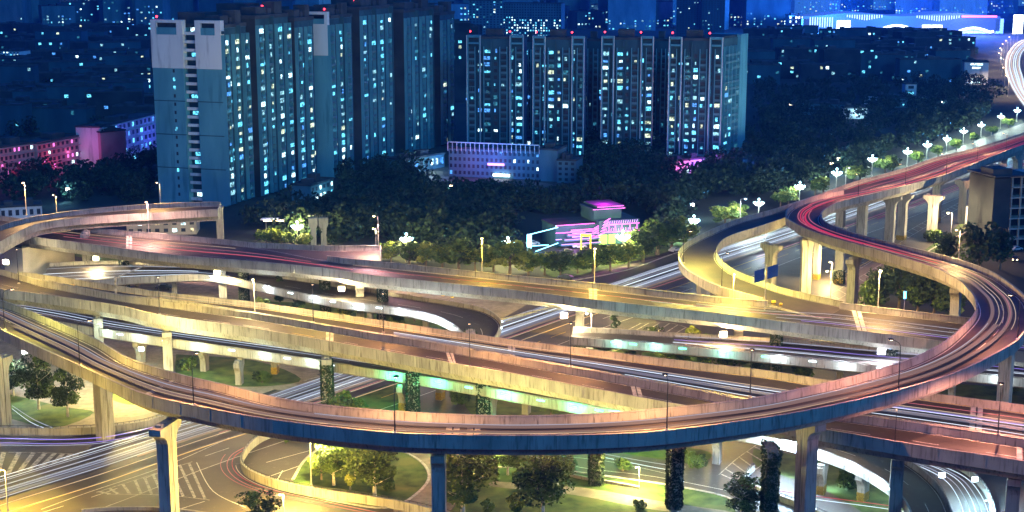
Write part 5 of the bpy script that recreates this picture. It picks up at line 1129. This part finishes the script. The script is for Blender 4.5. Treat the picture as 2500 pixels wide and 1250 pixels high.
for x, y, w_, mk in ((1470,32,28,'screen'),(1590,42,22,'win_white'),(650,14,30,'screen'),(1380,20,40,'win_blue'),(20,66,5,'lamp_red'),(350,88,12,'win_white'),(2040,70,1,'win_white')):
    t = empty('lit_signboard', W(x, y+22)); bb = W(x, y+22); tag(t, {1470:'bright white billboard on the skyline right of centre',1590:'small white lit gable on the skyline',650:'white lit billboard at the top left of centre',1380:'blue lit billboard on the skyline above the office block',20:'red beacon board at the upper left',350:'row of white characters lit on a low roof at the upper left',2040:'tiny white board by the stadium'}[x], 'billboard')
    s_ = (y+135)/HC; z_ = ztop(bb.x, bb.y, y+6); m = MB(); m.box(-w_/s_/2, w_/s_/2, -.5, .5, z_, z_+9/s_); m.build('lit_face', M[mk], t); m = MB(); m.box(-.6,.6,.55,1.4,0,z_+4/s_); m.build('post', M['metal_grey'], t)
# stadium
M['fin'] = memit('fin_light', (.5, .75, 1), 1.6)
def stadium():
    a = W(1960, 82); b = W(2440, 82); d = b-a; L = d.length; root = empty('stadium', a, math.atan2(d.y, d.x)); tag(root, 'long white stadium with wavy glowing roof edge, bright screens and a magenta rim', 'stadium')
    s_ = (82+113)/HC
    def X(px): return (px-1960)/480*L
    def Z(py): return ztop((a.x+b.x)/2, (a.y+b.y)/2, py)
    m = MB(); n = 60; top = []; bot = []
    for k in range(n+1):
        x = k/n; px = 1960+480*x
        t_ = 36+4*math.cos(x*math.pi*4); bt = 80-18*max(0, math.sin((px-2130)/115*math.pi)) if 2130 < px < 2245 else (80-12*max(0, math.sin((px-2330)/90*math.pi)) if 2330 < px < 2420 else 76)
        top.append((x*L, Z(t_))); bot.append((x*L, Z(bt)))
    for k in range(n):
        for y in (0, 60):
            q = [(top[k][0],y,top[k][1]),(top[k+1][0],y,top[k+1][1]),(bot[k+1][0],y,bot[k+1][1]),(bot[k][0],y,bot[k][1])]
            m.quad(*(q if y else q[::-1]))
        m.quad((top[k][0],0,top[k][1]),(top[k+1][0],0,top[k+1][1]),(top[k+1][0],60,top[k+1][1]),(top[k][0],60,top[k][1]))
    m.build('shell_roof', memit('lit_membrane', (.10,.26,1), .42), root)
    m = MB(); m.box(5, L-5, 3, 57, 0, Z(74)); m.build('wall', M['wall_pale'], root)
    for p0, p1, mk in ((2130,2245,'led_white'),(2330,2420,'led_white')):
        e = MB()
        for k in range(n):
            px = 1960+480*k/n
            if p0-5 <= px <= p1: e.tube((bot[k][0],-1,bot[k][1]),(bot[k+1][0],-1,bot[k+1][1]),1.3,n=5)
        e.build('glowing_edge', M[mk], root)
    for p0, p1, y0, y1 in ((2042,2074,50,70),(2250,2298,61,80)):
        e = MB(); e.box(X(p0), X(p1), -2.5, -1, Z(y1), Z(y0)); e.build('lit_screen', M['screen'], root)
    for p0, p1, y0, y1, st in ((1975,2030,42,68,6),(2065,2155,36,50,6),(2235,2340,38,52,6)):
        for px in range(p0, p1, st):
            f = (px-p0)/(p1-p0); e = MB(); yy = y1-(y1-y0)*abs(f-.5)*1.2 if p0 > 2000 else y1-6+8*f
            e.box(X(px), X(px+2.4), -1.6, -.9, Z(yy), Z(y0)); e.build('light_fin', M['fin'], root)
    e = MB(); e.box(X(2345), X(2430), -2, -.9, Z(42), Z(38)); e.build('magenta_rim', M['neon_pink'], root)
    for q in (1962, 2436):
        e = MB(); e.box(X(q)-3, X(q)+6, 0, 10, 0, Z(46)); e.build('pylon', M['wall_pale'], root)
    point(root, (L*.5,-60,40), 2400000, (.03,.2,1), 6, 'stadium_glow'); point(root, (L*.15,-50,30), 1600000, (.03,.22,1), 6, 'stadium_glow'); point(root, (L*.85,-50,30), 1300000, (.08,.14,1), 6, 'stadium_glow')
stadium()
t = empty('lit_pylon', W(2484,82)); tag(t, 'tall white lit pylon right of the stadium', 'pylon'); bb = W(2484,82); m = MB(); m.box(-5,5,-2,2,0,ztop(bb.x,bb.y,36)); m.build('column', M['led_white'], t)
r_,H_,L_=block((1925,78),(1968,78),38,24,'glowing blue white gatehouse left of the stadium','gatehouse','wall_pale',4,6,.7,['screen','win_white'],name='gatehouse')
# bright far bend of the highway
BEND = Road([(2560,82,2600,84,0),(2490,100,2530,103,0),(2462,125,2500,128,0),(2452,155,2492,158,0),(2458,190,2500,192,0),(2478,230,2512,232,0),(2520,290,2570,292,0)], hp=0)
tmp = MB(); BEND.loft(tmp, [('A', 0, .05), ('B', 0, .05)], closed=False); tag(tmp.build('far_highway', M['paving']), kind='structure')
trails(BEND, [(f, 0, random.choice(('trail_white','trail_white','trail_cream')), 1.2, 0, 1) for f in (.1,.2,.32,.44,.56,.68,.8,.9)], 'dense white streaks round the far bend of the highway')
# ================================================================== THE AIR
hz = MB(); hz.box(-2600, 2600, -60, 6000, -1.2, 190)
HAZE = 0.00013
if HAZE:
    m = bpy.data.materials.new('haze'); m.use_nodes = True; t = m.node_tree; t.nodes.clear()
    o_ = t.nodes.new('ShaderNodeOutputMaterial'); v = t.nodes.new('ShaderNodeVolumePrincipled')
    v.inputs['Density'].default_value = HAZE; v.inputs['Color'].default_value = (.06, .30, 1, 1); v.inputs['Anisotropy'].default_value = 0.0
    t.links.new(v.outputs[0], o_.inputs['Volume']); MATS['haze'] = m
    ho = hz.build('haze', m); tag(ho, kind='stuff')
